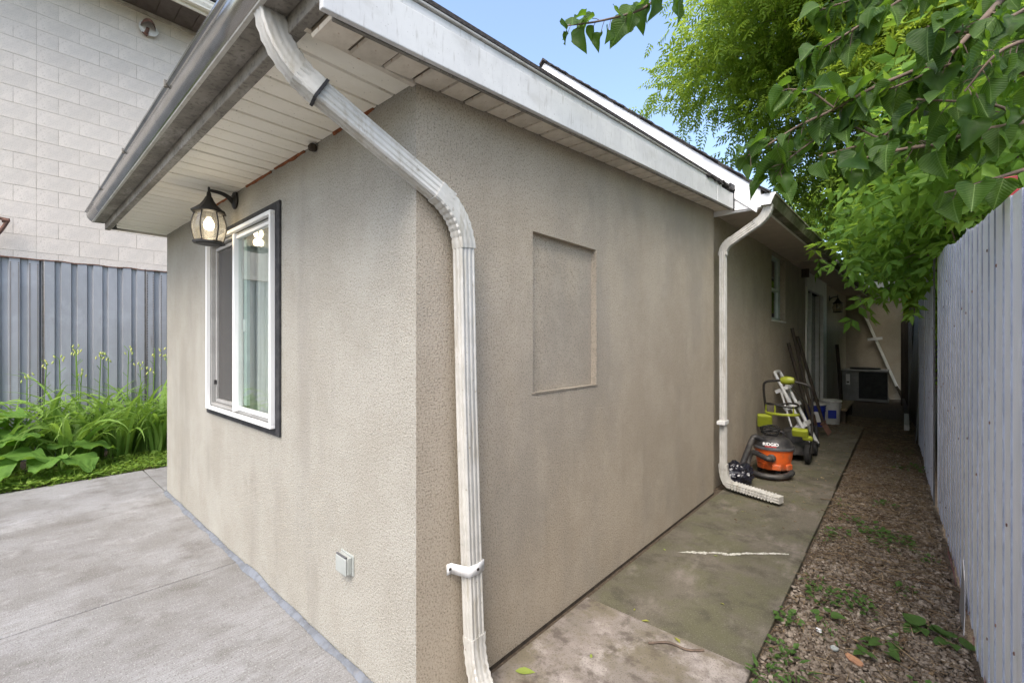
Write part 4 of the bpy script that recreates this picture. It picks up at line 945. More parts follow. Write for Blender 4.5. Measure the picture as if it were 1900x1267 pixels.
# daylilies
def blade(L_, arch, w_, tw, rs):
    n = 11; v, f, p, a = [], [], Vector((0, 0, 0)), math.radians(88-rs.uniform(0, 12)); stp = L_/n; ys = 0
    for i in range(n+1):
        t = i/n; ww = w_*(.55+.9*t if t < .4 else max(.02, (1-t)/.6*.91)); cc = Vector((math.sin(tw*t)*.3, 0, 1)).normalized()
        sd = Vector((math.cos(tw*t*1.2), 0, math.sin(tw*t*1.2))); nrm = Vector((0, -math.sin(a), math.cos(a)))
        v += [p-sd*ww+nrm*ww*.35, p, p+sd*ww+nrm*ww*.35]
        p = p+Vector((0, math.cos(a), math.sin(a)))*stp; a -= arch/n*(.4+1.5*t)
    for i in range(n):
        for j in range(2): k = 3*i+j; f += [(k, k+1, k+4), (k, k+4, k+3)]
    v = np.array([tuple(q) for q in v]); return npmesh('leaf', v, np.array(f), np.clip(.35+.5*(np.repeat(np.arange(n+1), 3)/n)+rs.uniform(-.25, .15), 0, 1))
rs = random.Random(5)
BL = [blade(rs.uniform(.66, 1.02), rs.uniform(1.2, 2.7), rs.uniform(.015, .024), rs.uniform(-1, 1), rs) for _ in range(14)]
for me in BL:
    for p_ in me.polygons: p_.use_smooth = True
def scape(h, lean, rs):
    m_ = MB(); pth = spline([(0, 0, 0), (lean*.3, 0, h*.5), (lean, lean*.2, h)], 4); m_.tube(pth, .0065, 6, .0045)
    for k in range(3):
        a = rs.uniform(0, 6.28); q = pth[-1-k]; e_ = q+Vector((math.cos(a)*.05, math.sin(a)*.05, .06)); m_.tube([q, q.lerp(e_, .5), e_], .003, 5)
    return m_, pth[-1]
lil = [(-5.82, -1.02, 30, 'leftmost daylily clump, part hidden by broad burdock leaves'), (-6.02, -.72, 34, 'daylily clump with the left group of tall bud stalks'), (-5.72, -.52, 40, 'daylily clump at the front with drooping pale blades'), (-6.05, -.32, 36, 'daylily clump against the fence with the tallest bud stalk'),
       (-5.78, -.10, 38, 'middle daylily clump with dense arching blades'), (-6.05, .12, 34, 'daylily clump against the fence right of the middle'), (-5.80, .30, 38, 'daylily clump spreading its blades toward the house corner'), (-6.10, .55, 28, 'daylily clump half hidden behind the house corner')]
for ci, (x, y, n, lab) in enumerate(lil):
    t = root('daylily', (x, y, -.02), lab, 'daylily', 'daylilies along the grey fence')
    for i in range(int(n*1.25)):
        o = link('leaf', rs.choice(BL), 'lily_leaf', t); a = rs.uniform(0, 6.28); d_ = rs.uniform(0, .13); s = rs.uniform(1.0, 1.6)
        o.location = (d_*math.cos(a), d_*math.sin(a), 0); o.rotation_euler = (rs.uniform(-.12, .12), rs.uniform(-.1, .1), a-1.57+rs.uniform(-.6, .6)); o.scale = (s, s, s)
    for i in range((0, 3, 1, 3, 1, 3, 3, 1)[ci]):
        h = rs.uniform(1.02, 1.38); lean = rs.uniform(-.12, .12); m_, tip = scape(h, lean, rs); off = Vector((x+rs.uniform(-.12, .12), y+rs.uniform(-.14, .14), -.02))
        m_.v = [q+off for q in m_.v]; sc_ = m_.build('bud_stalk', 'lily_leaf', t, smooth=60); a_ = sc_.data.attributes.new('shade', 'FLOAT', 'POINT'); a_.data.foreach_set('value', [.5]*len(sc_.data.vertices))
        bd = MB()
        for k in range(5):
            q = tip+off+Vector((rs.uniform(-.05, .05), rs.uniform(-.05, .05), rs.uniform(-.05, .06))); bd.lathe([(0, -.02), (.008, -.008), (.009, .008), (0, .026)], 6, q, Matrix.Rotation(rs.uniform(-.6, .6), 3, 'X'))
        tag(bd.build('buds', 'bud', sc_, smooth=60), kind='stuff')
# burdock
def bigleaf(seed):
    n, m_ = 31, 10; v, f = [], []; r_ = random.Random(seed)
    prof = [(-.10, .24), (-.02, .42), (.12, .52), (.28, .55), (.42, .52), (.56, .45), (.69, .36), (.81, .25), (.90, .15), (.97, .06), (1.0, .0)]
    pt = [p_[0] for p_ in prof]; pw = [p_[1] for p_ in prof]; prof = [(float(t_), float(np.interp(t_, pt, pw))) for t_ in np.linspace(-.10, 1.0, n)]
    for (t, w_) in prof:
        for j in range(-m_, m_+1):
            u = j/m_; wob = .07*math.sin(t*15+seed+u*2.5)*abs(u)**2+.03*noise.noise((u*4, t*6, seed))-.012*abs(math.cos((t-.5*abs(u))*20)); x = u*w_*(1+.08*math.sin(t*21+seed))
            v.append((x, t-.06*abs(u)*(t < .05), .16*abs(u)*w_-.30*t*t+wob))
    W_ = 2*m_+1
    for i in range(n-1):
        for j in range(W_-1): a = i*W_+j; f += [(a, a+1, a+W_+1), (a, a+W_+1, a+W_)]
    sh = np.clip([.35+.3*noise.noise((q[0]*9, q[1]*9, seed))+.25*(abs(q[0]) < .03) for q in v], 0, 1)
    me = npmesh('leaf', np.array(v), np.array(f), sh)
    for p_ in me.polygons: p_.use_smooth = True
    return me
BG = [bigleaf(s) for s in range(5)]
for (x, y, lab, sp) in ((-5.35, -1.16, 'large burdock with broad ruffled leaves at the left edge of the bed', ((.34, 60, .40, .9), (.36, -25, .30, .45), (.30, 170, .34, .5), (.34, -80, .24, .25), (.30, 20, .42, .7), (.32, 110, .48, .9))),
                        (-5.36, -.62, 'burdock with flat leaves in front of the daylilies', ((.34, 10, .30, .35), (.30, -60, .22, .2), (.26, 80, .30, .5), (.28, -120, .24, .3))),
                        (-5.95, -1.30, 'tall burdock leaf cluster standing against the grey fence', ((.46, 30, .48, .9), (.44, -40, .55, .9), (.40, 100, .52, .8)))):
    t = root('burdock', (x, y, -.02), lab, 'burdock')
    for i, (sz, az, hz, el) in enumerate(sp):
        a = math.radians(az); px_, py_ = .10*math.cos(a-1.57), .10*math.sin(a-1.57)
        o = link('leaf', BG[i % 5], 'burdock_leaf', t); d_ = Vector((math.sin(-a), math.cos(a), 0)); o.location = (d_.x*.14, d_.y*.14, hz); o.rotation_euler = (el-.35, rs.uniform(-.15, .15), a); o.scale = (sz,)*3
        st_ = MB().tube(spline([Vector((x, y, 0)), Vector((x+d_.x*.05, y+d_.y*.05, hz*.55)), Vector((x+d_.x*.14, y+d_.y*.14, hz-.02))], 4), .011, 6, .007).build('stem', 'lily_leaf', t, smooth=60)
        a_ = st_.data.attributes.new('shade', 'FLOAT', 'POINT'); a_.data.foreach_set('value', [.7]*len(st_.data.vertices))

# ================================================================== things along the alley
# --- wet/dry vacuum
vc = Vector((.27, 4.52, 0)); vac = root('shop_vacuum', vc, 'orange and black shop vacuum with a coiled hose on the walkway', 'vacuum')
toC = (Vector((1.345, -.991, 0))-vc); toC.z = 0; toC.normalize(); sd = Vector((-toC.y, toC.x, 0))
tank = MB().lathe([(0, .055), (.165, .055), (.180, .075), (.186, .14), (.200, .21), (.206, .28), (.212, .285), (.212, .30), (0, .30)], 32, vc).build('tank', 'orange', vac, smooth=35)
for k in range(3):
    a = math.atan2(toC.y, toC.x)+(-.75, .15, 1.0)[k]; dd = Vector((math.cos(a), math.sin(a), 0)); tt = Vector((-dd.y, dd.x, 0)); R = Matrix((tt, dd, Vector((0, 0, 1)))).transposed()
    MB().obox(vc+dd*.188+Vector((0, 0, .10)), .10, .035, .07, R).build('tank_boss', 'orange', tank, bevel=.012)
lid = MB().lathe([(.214, .298), (.222, .305), (.222, .325), (.208, .345), (.190, .385), (.165, .42), (.115, .445), (0, .455)], 32, vc).build('lid', 'black_plastic', vac, smooth=35)
MB().lathe([(.2225, .300), (.2245, .304), (.2245, .328), (.2225, .332)], 32, vc).build('rim', 'grey_plastic', lid, smooth=35)
for s in (-1, 1):
    p = vc+sd*s*.20+Vector((0, 0, .31)); R = Matrix((sd*s, Vector((-sd.y*s, sd.x*s, 0)), Vector((0, 0, 1)))).transposed(); MB().obox(p, .03, .06, .08, R).build('latch', 'black_plastic', vac, bevel=.006)
for k in range(4):
    a = .5+1.5708*k; p = vc+Vector((math.cos(a)*.155, math.sin(a)*.155, .028)); MB().lathe([(0, -.014), (.026, -.014), (.028, 0), (.026, .014), (0, .014)], 14, p, Matrix.Rotation(math.pi/2, 3, 'X')).build('caster', 'rubber', vac, smooth=35)
mb = MB()
for k in range(6):
    pth = []
    for i in range(25):
        a = 2*math.pi*i/24; pth.append(vc+Vector((-.04, .0, .475+.014*k))+Vector((math.cos(a)*(.095+.006*(k % 3)), math.sin(a)*(.06+.005*((k+1) % 3)), .018*math.sin(a*2+k))))
    mb.tube(pth, .0085, 6)
mb.build('coiled_cord', 'rubber', vac, smooth=60)
MB().tube(spline([vc+sd*(-.10)+Vector((0, 0, .43)), vc+sd*(-.09)+Vector((0, 0, .50)), vc+sd*.09+Vector((0, 0, .50)), vc+sd*.10+Vector((0, 0, .43))], 6), .014, 8).build('handle', 'black_plastic', vac, smooth=60)
prt = vc+toC*.205-sd*(.0)+Vector((-.02, 0, .21))
Rm = toC.to_track_quat('Z', 'Y').to_matrix()
MB().lathe([(0, -.02), (.046, -.02), (.046, .012), (.036, .02), (.036, .045), (0, .045)], 18, prt, Rm).build('hose_port', 'black_plastic', vac, smooth=35)
hp = spline([prt+toC*.04, prt+toC*.10+Vector((-.05, 0, .01)), vc+Vector((-.19, -.18, .24)), vc+Vector((-.235, -.22, .12)), vc+Vector((-.20, -.32, .045)), vc+Vector((-.05, -.40, .036)), vc+Vector((.10, -.38, .036)), vc+Vector((.20, -.26, .05)), vc+Vector((.225, -.16, .07))], 14)
hsc = [1.0 if i % 2 else .90 for i in range(len(hp))]
sec = [(.034*math.cos(2*math.pi*j/12), .034*math.sin(2*math.pi*j/12)) for j in range(12)]
MB().sweep(hp, sec, (.15, .1, 1), hsc).build('hose', 'black_plastic', vac, smooth=60)
MB().tube(spline([vc+Vector((-.10, -.12, .40)), vc+Vector((-.17, -.16, .43)), vc+Vector((-.20, -.20, .38)), vc+Vector((-.22, -.45, .20)), vc+Vector((-.225, -.60, .09))], 6), .036, 12, .030).build('wand', 'black_plastic', vac, smooth=60)
def text(body, size, loc, xdir, zdir, m, parent, name='lettering'):
    c = bpy.data.curves.new(name, 'FONT'); c.body = body; c.size = size; c.align_x = 'CENTER'; c.extrude = .0006; c.offset = size*.02
    t = bpy.data.objects.new(name, c); COL.objects.link(t); bpy.context.view_layer.update()
    me = bpy.data.meshes.new_from_object(t.evaluated_get(bpy.context.evaluated_depsgraph_get())); bpy.data.objects.remove(t)
    o = link(name, me, m, parent); X = Vector(xdir).normalized(); Z = Vector(zdir).normalized(); Y = Z.cross(X)
    o.matrix_basis = Matrix.Translation(Vector(loc)-origin(parent)) @ Matrix((X, Y, Z)).transposed().to_4x4(); return o
nz = (toC*.80+Vector((0, 0, .42))).normalized(); tx = Vector((-toC.y, toC.x, 0))
pc = vc+toC*.208-tx*.03+Vector((0, 0, .358))
text('RIDGID', .050, pc, tx, nz, 'label_white', lid)
R = Matrix((tx, nz.cross(tx), nz)).transposed(); MB().obox(pc+nz.cross(tx)*-.014+nz*.0005, .12, .010, .002, R).build('red_stripe', 'label_red', lid)

vac.scale = (.88, .88, .88)
# --- black plastic bag over the wand end
bm = bmesh.new(); bmesh.ops.create_icosphere(bm, subdivisions=4, radius=1)
for v_ in bm.verts:
    q = v_.co.copy(); k = 1+.22*noise.noise(q*1.6)+.14*noise.noise(q*4+Vector((3, 1, 2)))+.07*abs(noise.noise(q*9)); v_.co = Vector((q.x*.125*k, q.y*.12*k, max(-.085, q.z*.10*k)))
me = bpy.data.meshes.new('plastic_bag'); bm.to_mesh(me); bm.free()
o = link('plastic_bag', me, 'bag'); o.scale = (1.25, 1.25, 1.2); o.location = (.085, 3.83, .094); tag(o, 'crumpled black plastic bag on the ground by the second downspout', 'bag')

# --- lawn mower
mo = Vector((.30, 5.35, 0)); mow = root('lawn_mower', mo, 'black and lime lawn mower with upright handle behind the shop vacuum', 'lawn mower')
MB().lathe([(0, .20), (.17, .20), (.215, .17), (.225, .08), (.21, .08)], 20, mo+Vector((0, .05, 0)), Matrix.Diagonal((1.0, 1.15, 1))).build('deck', 'black_plastic', mow, smooth=35)
MB().lathe([(0, .36), (.07, .355), (.12, .32), (.14, .24), (.145, .20), (0, .20)], 18, mo+Vector((0, .05, 0))).build('motor_cover', 'black_plastic', mow, smooth=35)
for (dx, dy, r_) in ((.20, -.20, .115), (-.20, -.20, .115), (.20, .30, .09), (-.20, .30, .09)):
    wh = MB().lathe([(r_*.55, -.022), (r_*.95, -.024), (r_, -.012), (r_, .012), (r_*.95, .024), (r_*.55, .022), (r_*.55, -.022)], 22, mo+Vector((dx, dy, r_)), Matrix.Rotation(math.pi/2, 3, 'Y')).build('wheel', 'rubber', mow, smooth=35)
    MB().lathe([(0, -.016), (r_*.56, -.016), (r_*.56, .016), (0, .016)], 14, mo+Vector((dx, dy, r_)), Matrix.Rotation(math.pi/2, 3, 'Y')).build('hub', 'grey_plastic', wh, smooth=35)
def lime(c_, sx, sy, sz, nm, rz=0): MB().obox(mo+Vector(c_), sx, sy, sz, Matrix.Rotation(rz, 3, 'Z') @ Matrix.Rotation(.4, 3, 'X')).build(nm, 'lime', mow, bevel=.015)
lime((-.23, -.28, .46), .16, .06, .17, 'battery_cover', .2); lime((.13, -.26, .36), .16, .07, .09, 'height_lever'); lime((.20, -.24, .30), .10, .05, .05, 'side_cover')
HT, HB, Hy = .93, .30, -.17
hpts = [(-.225, Hy+.12, .34), (-.245, Hy, .62), (-.255, Hy-.05, .86), (-.225, Hy-.06, .925), (-.13, Hy-.06, .945), (0, Hy-.06, .955), (.13, Hy-.06, .93), (.21, Hy-.06, .90), (.235, Hy-.03, .82), (.235, Hy, .50), (.225, Hy-.02, .12)]
MB().tube(spline([mo+Vector(p) for p in hpts], 6), .014, 8).build('handle_bar', 'black_metal', mow, smooth=60)
MB().lathe([(0, -.05), (.035, -.045), (.050, -.015), (.050, .015), (.035, .045), (0, .05)], 10, mo+Vector((.0, Hy-.07, .955)), Matrix.Rotation(math.pi/2, 3, 'Y') @ Matrix.Diagonal((1, 1, 1.5))).build('switch_box', 'lime', mow, smooth=35)
MB().tube([mo+Vector((.02, Hy-.08, .93)), mo+Vector((.12, Hy-.07, .78)), mo+Vector((.22, Hy-.05, .66))], .005, 6).build('cable', 'rubber', mow)
pth = [mo+Vector((-.06+.165*math.cos(a), -.22+.12*math.sin(a), .66+.015*math.sin(a*2))) for a in [2*math.pi*i/24 for i in range(25)]]
hoop = MB().tube(pth, .011, 6).build('guard_hoop', 'black_metal', mow, smooth=60)
pth = [mo+Vector((-.06+.17*math.cos(a), -.22+.125*math.sin(a), .56)) for a in [math.pi+math.pi*i/14 for i in range(15)]]
MB().tube(pth, .016, 6).build('guard_rim', 'lime', mow, smooth=60)
for a in (3.4, 4.4, 5.6): MB().tube([mo+Vector((-.06+.165*math.cos(a), -.22+.12*math.sin(a), .66)), mo+Vector((-.06+.17*math.cos(a), -.22+.125*math.sin(a), .56))], .008, 5).build('guard_wire', 'lime', mow)

# --- step ladder leaning on the wall
lad = root('step_ladder', (.2, 6.1, 0), 'folded white step ladder leaning on the wall behind the mower', 'ladder')
def rail(p0, p1, r_=.022, nm='rail', m='aluminium'): return MB().tube([p0, p1], r_, 8).build(nm, m, lad, smooth=50)
B0, B1, T0, T1 = Vector((.46, 5.85, .03)), Vector((.46, 6.25, .03)), Vector((.11, 5.86, .80)), Vector((.11, 6.22, .80))
for b_, t_ in ((B0, T0), (B1, T1)): rail(b_, t_); MB().lathe([(0, -.03), (.021, -.03), (.021, .02), (0, .02)], 10, b_).build('foot', 'rubber', lad, smooth=40)
MB().tube(spline([T0, Vector((.03, 5.88, .97)), Vector((.015, 5.92, 1.0)), Vector((.015, 6.16, 1.0)), Vector((.03, 6.2, .97)), T1], 5), .021, 8).build('grab_rail', 'aluminium', lad, smooth=60)
for f_ in (.34, .66, .95):
    p = B0.lerp(T0, f_); q = B1.lerp(T1, f_); c_ = (p+q)/2
    MB().obox(c_+Vector((-.03, 0, .01)), .16, (q-p).length-.03, .05, Matrix.Rotation(-.5, 3, 'Y')).build('step', 'aluminium', lad, bevel=.004)
for y_ in (5.80, 6.30): rail(Vector((.30, y_, .03)), Vector((.10, y_+(.05 if y_ < 6 else -.05), .74)), .012, 'rear_leg')

# --- leaning garden tools
def tool(b_, t_, lab, nm, head):
    b_, t_ = Vector(b_), Vector(t_); r_ = root(nm, b_, lab, nm.split('_')[-1]); d_ = (t_-b_).normalized()
    MB().tube([b_+d_*.18, t_], .022, 8).build('handle', 'handle_wood', r_, smooth=50)
    R = Matrix((Vector((0, 1, 0)), d_, Vector((0, 1, 0)).cross(d_))).transposed()
    if head == 'blade':
        mb = MB(); pr = [(-.10, .30), (.10, .30), (.11, .10), (.06, .0), (0, -.03), (-.06, .0), (-.11, .10)]
        mb.strip([b_+R @ Vector((x, y+.03, .012*(abs(x) > .05))) for x, y in pr], R @ Vector((0, 0, 1)), .004); mb.build('blade', 'rusty_iron', r_); MB().tube([b_+d_*.22, b_+d_*.40], .021, 8).build('socket', 'rusty_iron', r_)
    elif head == 'rake':
        MB().obox(b_+d_*.18, .024, .40, .024).build('head', 'rusty_iron', r_)
        for i in range(12): y = -.18+.033*i; MB().tube([b_+d_*.18+Vector((0, y, 0)), b_+d_*.05+Vector((.05, y, -.03))], .004, 5).build('tine', 'rusty_iron', r_)
    else:
        MB().lathe([(0, 0), (.03, 0), (.032, .12), (.018, .2), (0, .2)], 10, b_+Vector((0, 0, .02))).build('head', 'black_plastic', r_, smooth=40)
tool((.40, 6.75, .02), (.06, 6.85, 1.62), 'dark wooden shovel leaning on the wall, its grip tallest', 'garden_shovel', 'blade')
tool((.46, 7.15, .02), (.09, 7.10, 1.50), 'rake leaning on the wall between the shovel and the patio door', 'garden_rake', 'rake')
tool((.40, 6.55, .02), (.05, 6.62, 1.40), 'shorter pole leaning on the wall nearest the step ladder', 'broom', 'broom')

# --- buckets, step board, air conditioner
def bucket(c_, r_, h, lab, m, lid_m=None):
    c_ = Vector(c_); t = root('bucket', c_, lab, 'bucket', 'buckets by the patio door')
    MB().lathe([(0, 0), (r_*.86, 0), (r_, h), (r_*1.05, h), (r_*1.05, h-.02), (r_*1.02, h-.03)], 22, c_).build('body', m, t, smooth=35)
    for zz in (h-.07, h-.11): MB().lathe([(r_*.97, zz), (r_*1.03, zz), (r_*1.03, zz+.012), (r_*.97, zz+.012)], 22, c_).build('band', m, t, smooth=35)
    if lid_m: MB().lathe([(0, h+.018), (r_*1.0, h+.018), (r_*1.07, h+.008), (r_*1.07, h-.012)], 22, c_).build('lid', lid_m, t, smooth=35)
    else: MB().lathe([(r_*.97, h-.002), (r_*.84, .02), (0, .02)], 22, c_).build('inside', m, t, smooth=35)
    MB().tube([c_+Vector((r_*1.03*math.cos(a), r_*1.03*math.sin(a), h-.05-.09*math.sin(a))) for a in [math.pi*i/12 for i in range(13)]], .004, 5).build('bail', 'aluminium', t)
    return t
b1 = bucket((.20, 8.05, 0), .15, .37, 'blue bucket with a white lid standing before the patio door', 'blue', 'white_plastic')
MB().obox((.25, 7.905, .17), .10, .006, .17, Matrix.Rotation(.35, 3, 'Z')).build('label', 'label_white', b1)
b2 = bucket((.36, 8.55, -.01), .155, .40, 'white bucket behind and right of the blue one', 'white_plastic', 'white_plastic')
MB().obox((.40, 8.402, .17), .12, .006, .14, Matrix.Rotation(.3, 3, 'Z')).build('label', 'blue', b2)
sb = root('door_step', (.38, 9.3, 0), 'weathered plank step in front of the patio door', 'step')
for i in range(3): MB().box(.13+.15*i, .272+.15*i, 8.75, 10.3, .20, .235).build('plank', 'plank', sb, bevel=.003)
for y in (8.85, 10.15): MB().box(.14, .55, y-.03, y+.03, -.03, .20).build('support', 'old_wood', sb)
ac = root('air_conditioner', (.60, 12.95, 0), 'dark air conditioner unit at the shaded end of the alley', 'air conditioner')
MB().box(.16, 1.05, 12.60, 13.35, 0.0, .06).build('base', 'ac_panel', ac); MB().box(.16, 1.05, 12.60, 13.35, .70, .75).build('top', 'ac_panel', ac, bevel=.015)
MB().lathe([(0, .75), (.30, .75), (.30, .79), (.27, .79), (.0, .77)], 24, (.60, 12.98, 0)).build('fan_guard', 'ac_dark', ac, smooth=40)
MB().box(.18, 1.03, 12.63, 13.33, .06, .70).build('coil', 'ac_dark', ac)
MB().box(.175, .50, 12.605, 12.63, .06, .70).build('service_panel', 'ac_panel', ac, bevel=.004)
for i in range(26): x = .515+.02*i; MB().box(x, x+.006, 12.612, 12.628, .07, .69).build('louvre', 'ac_dark', ac)
MB().box(.25, .33, 12.598, 12.604, .38, .64).build('rating_plate', 'label_white', ac); MB().box(.265, .315, 12.594, 12.597, .43, .46).build('plate_mark', 'black_plastic', ac)
o = MB().obox((mwx(11.6)+.10, 11.6, .68), .06, .12, 1.36, Matrix.Rotation(-.06, 3, 'Y')).build('dark_board', 'old_wood'); tag(o, 'dark board leaning upright beside the air conditioner', 'board')

# ================================================================== trees
_f = Vector((-math.sin(math.radians(41.47)), math.cos(math.radians(41.47)), 0)); _r = Vector((_f.y, -_f.x, 0))
def at(x, y, d): return Vector((1.345, -.991, 1.40))+_f*d+_r*((x-950)/826*d)+Vector((0, 0, (636-y)/826*d))
lt = root('lilac_tree', (2.35, 1.9, -.1), 'large lilac with heart-shaped leaves arching over the white fence', 'tree')
MB().tube(spline([(2.35, 1.9, -.1), (2.38, 1.95, 1.0), (2.30, 1.85, 2.0), (2.2, 1.7, 2.7)], 5), .07, 10, .04).build('trunk', 'bark', lt, smooth=60)
twigs = [  # real points along each branch, in (pixel, pixel, depth) as seen, turned to world
    ([(1990, -140, 1.75), (1858, 0, 1.62), (1810, 52, 1.6), (1762, 104, 1.6)], .013, .008, 1.0),
    ([(1762, 104, 1.6), (1693, 133, 1.65), (1610, 168, 1.7), (1550, 202, 1.75), (1480, 235, 1.8), (1420, 272, 1.85), (1388, 288, 1.85)], .008, .003, 1.2),
    ([(1762, 104, 1.6), (1738, 160, 1.6), (1693, 210, 1.62), (1633, 257, 1.7), (1591, 271, 1.72), (1520, 290, 1.8)], .008, .003, 1.2),
    ([(1960, 142, 1.5), (1900, 135, 1.5), (1784, 126, 1.55), (1754, 123, 1.55), (1666, 160, 1.65), (1632, 170, 1.7)], .008, .003, 1.0),
    ([(2000, 200, 1.55), (1900, 229, 1.5), (1804, 246, 1.5), (1749, 265, 1.55), (1666, 279, 1.6), (1580, 300, 1.65)], .012, .004, 1.2),
    ([(2000, 285, 1.5), (1900, 315, 1.5), (1804, 345, 1.55), (1752, 358, 1.6)], .008, .004, .5),
    ([(1420, -160, 2.1), (1330, -60, 2.0), (1230, -8, 1.9), (1185, 20, 1.85), (1110, 40, 1.85), (1050, 48, 1.85)], .008, .003, .55),
    ([(1990, -140, 1.75), (1780, -60, 1.8), (1640, 20, 1.85), (1560, 70, 1.9), (1490, 110, 2.0)], .009, .003, 1.2),
    ([(2000, -40, 1.5), (1880, 30, 1.45), (1800, 60, 1.45), (1720, 50, 1.5)], .008, .003, 1.2),
    ([(2020, 40, 1.4), (1920, 70, 1.35), (1850, 100, 1.35), (1790, 170, 1.4)], .008, .003, 1.0),
    ([(1900, -60, 1.9), (1700, -30, 1.9), (1600, -5, 2.0), (1520, 20, 2.1)], .008, .003, 1.3),
    ([(1900, 229, 1.5), (1860, 200, 1.5), (1800, 190, 1.5), (1700, 185, 1.55)], .006, .003, 1.0),
    ([(1550, 202, 1.75), (1500, 170, 1.8), (1440, 165, 1.9)], .004, .002, 1.3),
    ([(1633, 257, 1.7), (1560, 235, 1.8), (1470, 290, 1.85), (1440, 330, 1.9)], .004, .002, 1.3)]
RL = np.random.default_rng(3); LP, LT, LN, LS = [], [], [], []
pet = MB()
for pts, r0, r1, dens in twigs:
    W_ = spline([at(*p) for p in pts], 8); MB().tube(W_, r0, 7, r1).build('branch', 'twig', lt, smooth=60)
    ln = sum((W_[i+1]-W_[i]).length for i in range(len(W_)-1)); nn = int(ln/.026*dens)
    for k in range(nn):
        q = (k+RL.random())/nn; q = q**.85; i = min(int(q*(len(W_)-1)), len(W_)-2); p = W_[i].lerp(W_[i+1], q*(len(W_)-1)-i)
        tan = (W_[i+1]-W_[i]).normalized(); od = Vector(RL.normal(0, 1, 3)); od = (od-tan*od.dot(tan)).normalized(); od = (od*.9+tan*.5+Vector((0, 0, -.25))).normalized()
        pl_ = RL.uniform(.02, .06); e_ = p+od*pl_; pet.tube([p, p.lerp(e_, .5)+Vector((0, 0, .004)), e_], .0014, 4)
        td = (od*.65+Vector((RL.normal(0, .3), RL.normal(0, .3), -.75))).normalized(); nrm = Vector((RL.normal(0, .55), RL.normal(0, .55)-.25, .9))
        LP.append(e_); LT.append(td); LN.append(nrm); LS.append(RL.uniform(.045, .105))
tag(pet.build('petioles', 'twig', lt), kind='stuff')
LP, LT, LN, LS = (np.array([tuple(q) for q in a]) if not np.isscalar(a[0]) else np.array(a) for a in (LP, LT, LN, LS))
RM = frames(LT, LN); variants = []
for k in range(12):
    fd, cu_ = RL.uniform(.15, .75), RL.uniform(.05, .50); hv, hf = leafshape(HEART, fd, cu_, RL.uniform(.05, .22)); me = npmesh('leaf', hv, hf, np.clip((k+.2)/12*.8+np.where(np.arange(len(hv)) < len(HEART), .45, 0), 0, 1))
    for p_ in me.polygons: p_.use_smooth = True
    variants.append((me, hv, hf))
order = RL.permutation(len(LP)); big = order[:300]; rest = order[300:]
for i in big:
    o = link('leaf', variants[i % 12][0], 'lilac_leaf', lt); R = Matrix([list(map(float, row)) for row in RM[i]]); o.matrix_basis = Matrix.Translation(Vector(LP[i])-origin(lt)) @ R.to_4x4() @ Matrix.Scale(float(LS[i]), 4)
if len(rest):
    v, f, s_ = scatter(variants[0][1], variants[0][2], LP[rest], RM[rest], LS[rest][:, None], RL.uniform(0, 1, len(rest)))
    o = link('foliage', npmesh('foliage', v-np.array(tuple(origin(lt))), f, s_), 'lilac_far', lt); tag(o, kind='stuff')
    for p_ in o.data.polygons: p_.use_smooth = True
print('lilac leaves', len(LP))

def compound(nl, L_, lw, ll, droop):
    """one compound leaf: leaflets in pairs along a drooping stalk, with the end leaflet"""
    vs, fs, k = [], [], 0
    sites = []
    for i in range(nl//2):
        t = .32+.6*i/max(1, nl//2-1) if nl > 3 else .55
        sites += [(t, 1), (t, -1)]
    sites.append((1, 0))
    for (t, s) in sites:
        b = np.array([0, t*L_, -droop*t*t*L_]); a = s*1.05; d = np.array([math.sin(a), math.cos(a)*.9, -.35]); d /= np.linalg.norm(d)
        w = np.cross(d, [0, 0, 1]); w /= np.linalg.norm(w)
        q = np.array([b, b+d*ll*.42+w*lw*.5+[0, 0, .012], b+d*ll-[0, 0, .02], b+d*ll*.42-w*lw*.5+[0, 0, .012]])
        vs.append(q); fs += [(k, k+1, k+2), (k, k+2, k+3)]; k += 4
    return np.concatenate(vs), np.array(fs)
def crown(blobs, tmpl, dens, seed, lo, hi, shrink=.45):
    r_ = np.random.default_rng(seed); P_, D_ = [], []
    for (x, y, z, R0) in blobs:
        ncl = max(4, int(dens*R0*R0*5))
        for c_ in range(ncl):      # sub-clumps near the surface leave gaps between them
            d = r_.normal(0, 1, 3); d /= np.linalg.norm(d); cc = np.array([x, y, z])+d*R0*r_.uniform(.45, 1.05)*np.array([1, 1, .8]); m = r_.integers(9, 20)
            P_.append(cc+r_.normal(0, .20+.07*R0, (m, 3))*np.array([1, 1, .6])); D_.append(np.tile(d, (m, 1)))
    P_ = np.concatenate(P_); D_ = np.concatenate(D_); n = len(P_)
    t = D_*.7+r_.normal(0, .5, (n, 3))+np.array([0, 0, -.25]); nr = r_.normal(0, .55, (n, 3))+np.array([0, 0, 1.0])
    return scatter(tmpl[0], tmpl[1], P_, frames(t, nr), r_.uniform(lo, hi, n)[:, None], np.clip(r_.normal(.45, .27, n), 0, 1)), P_
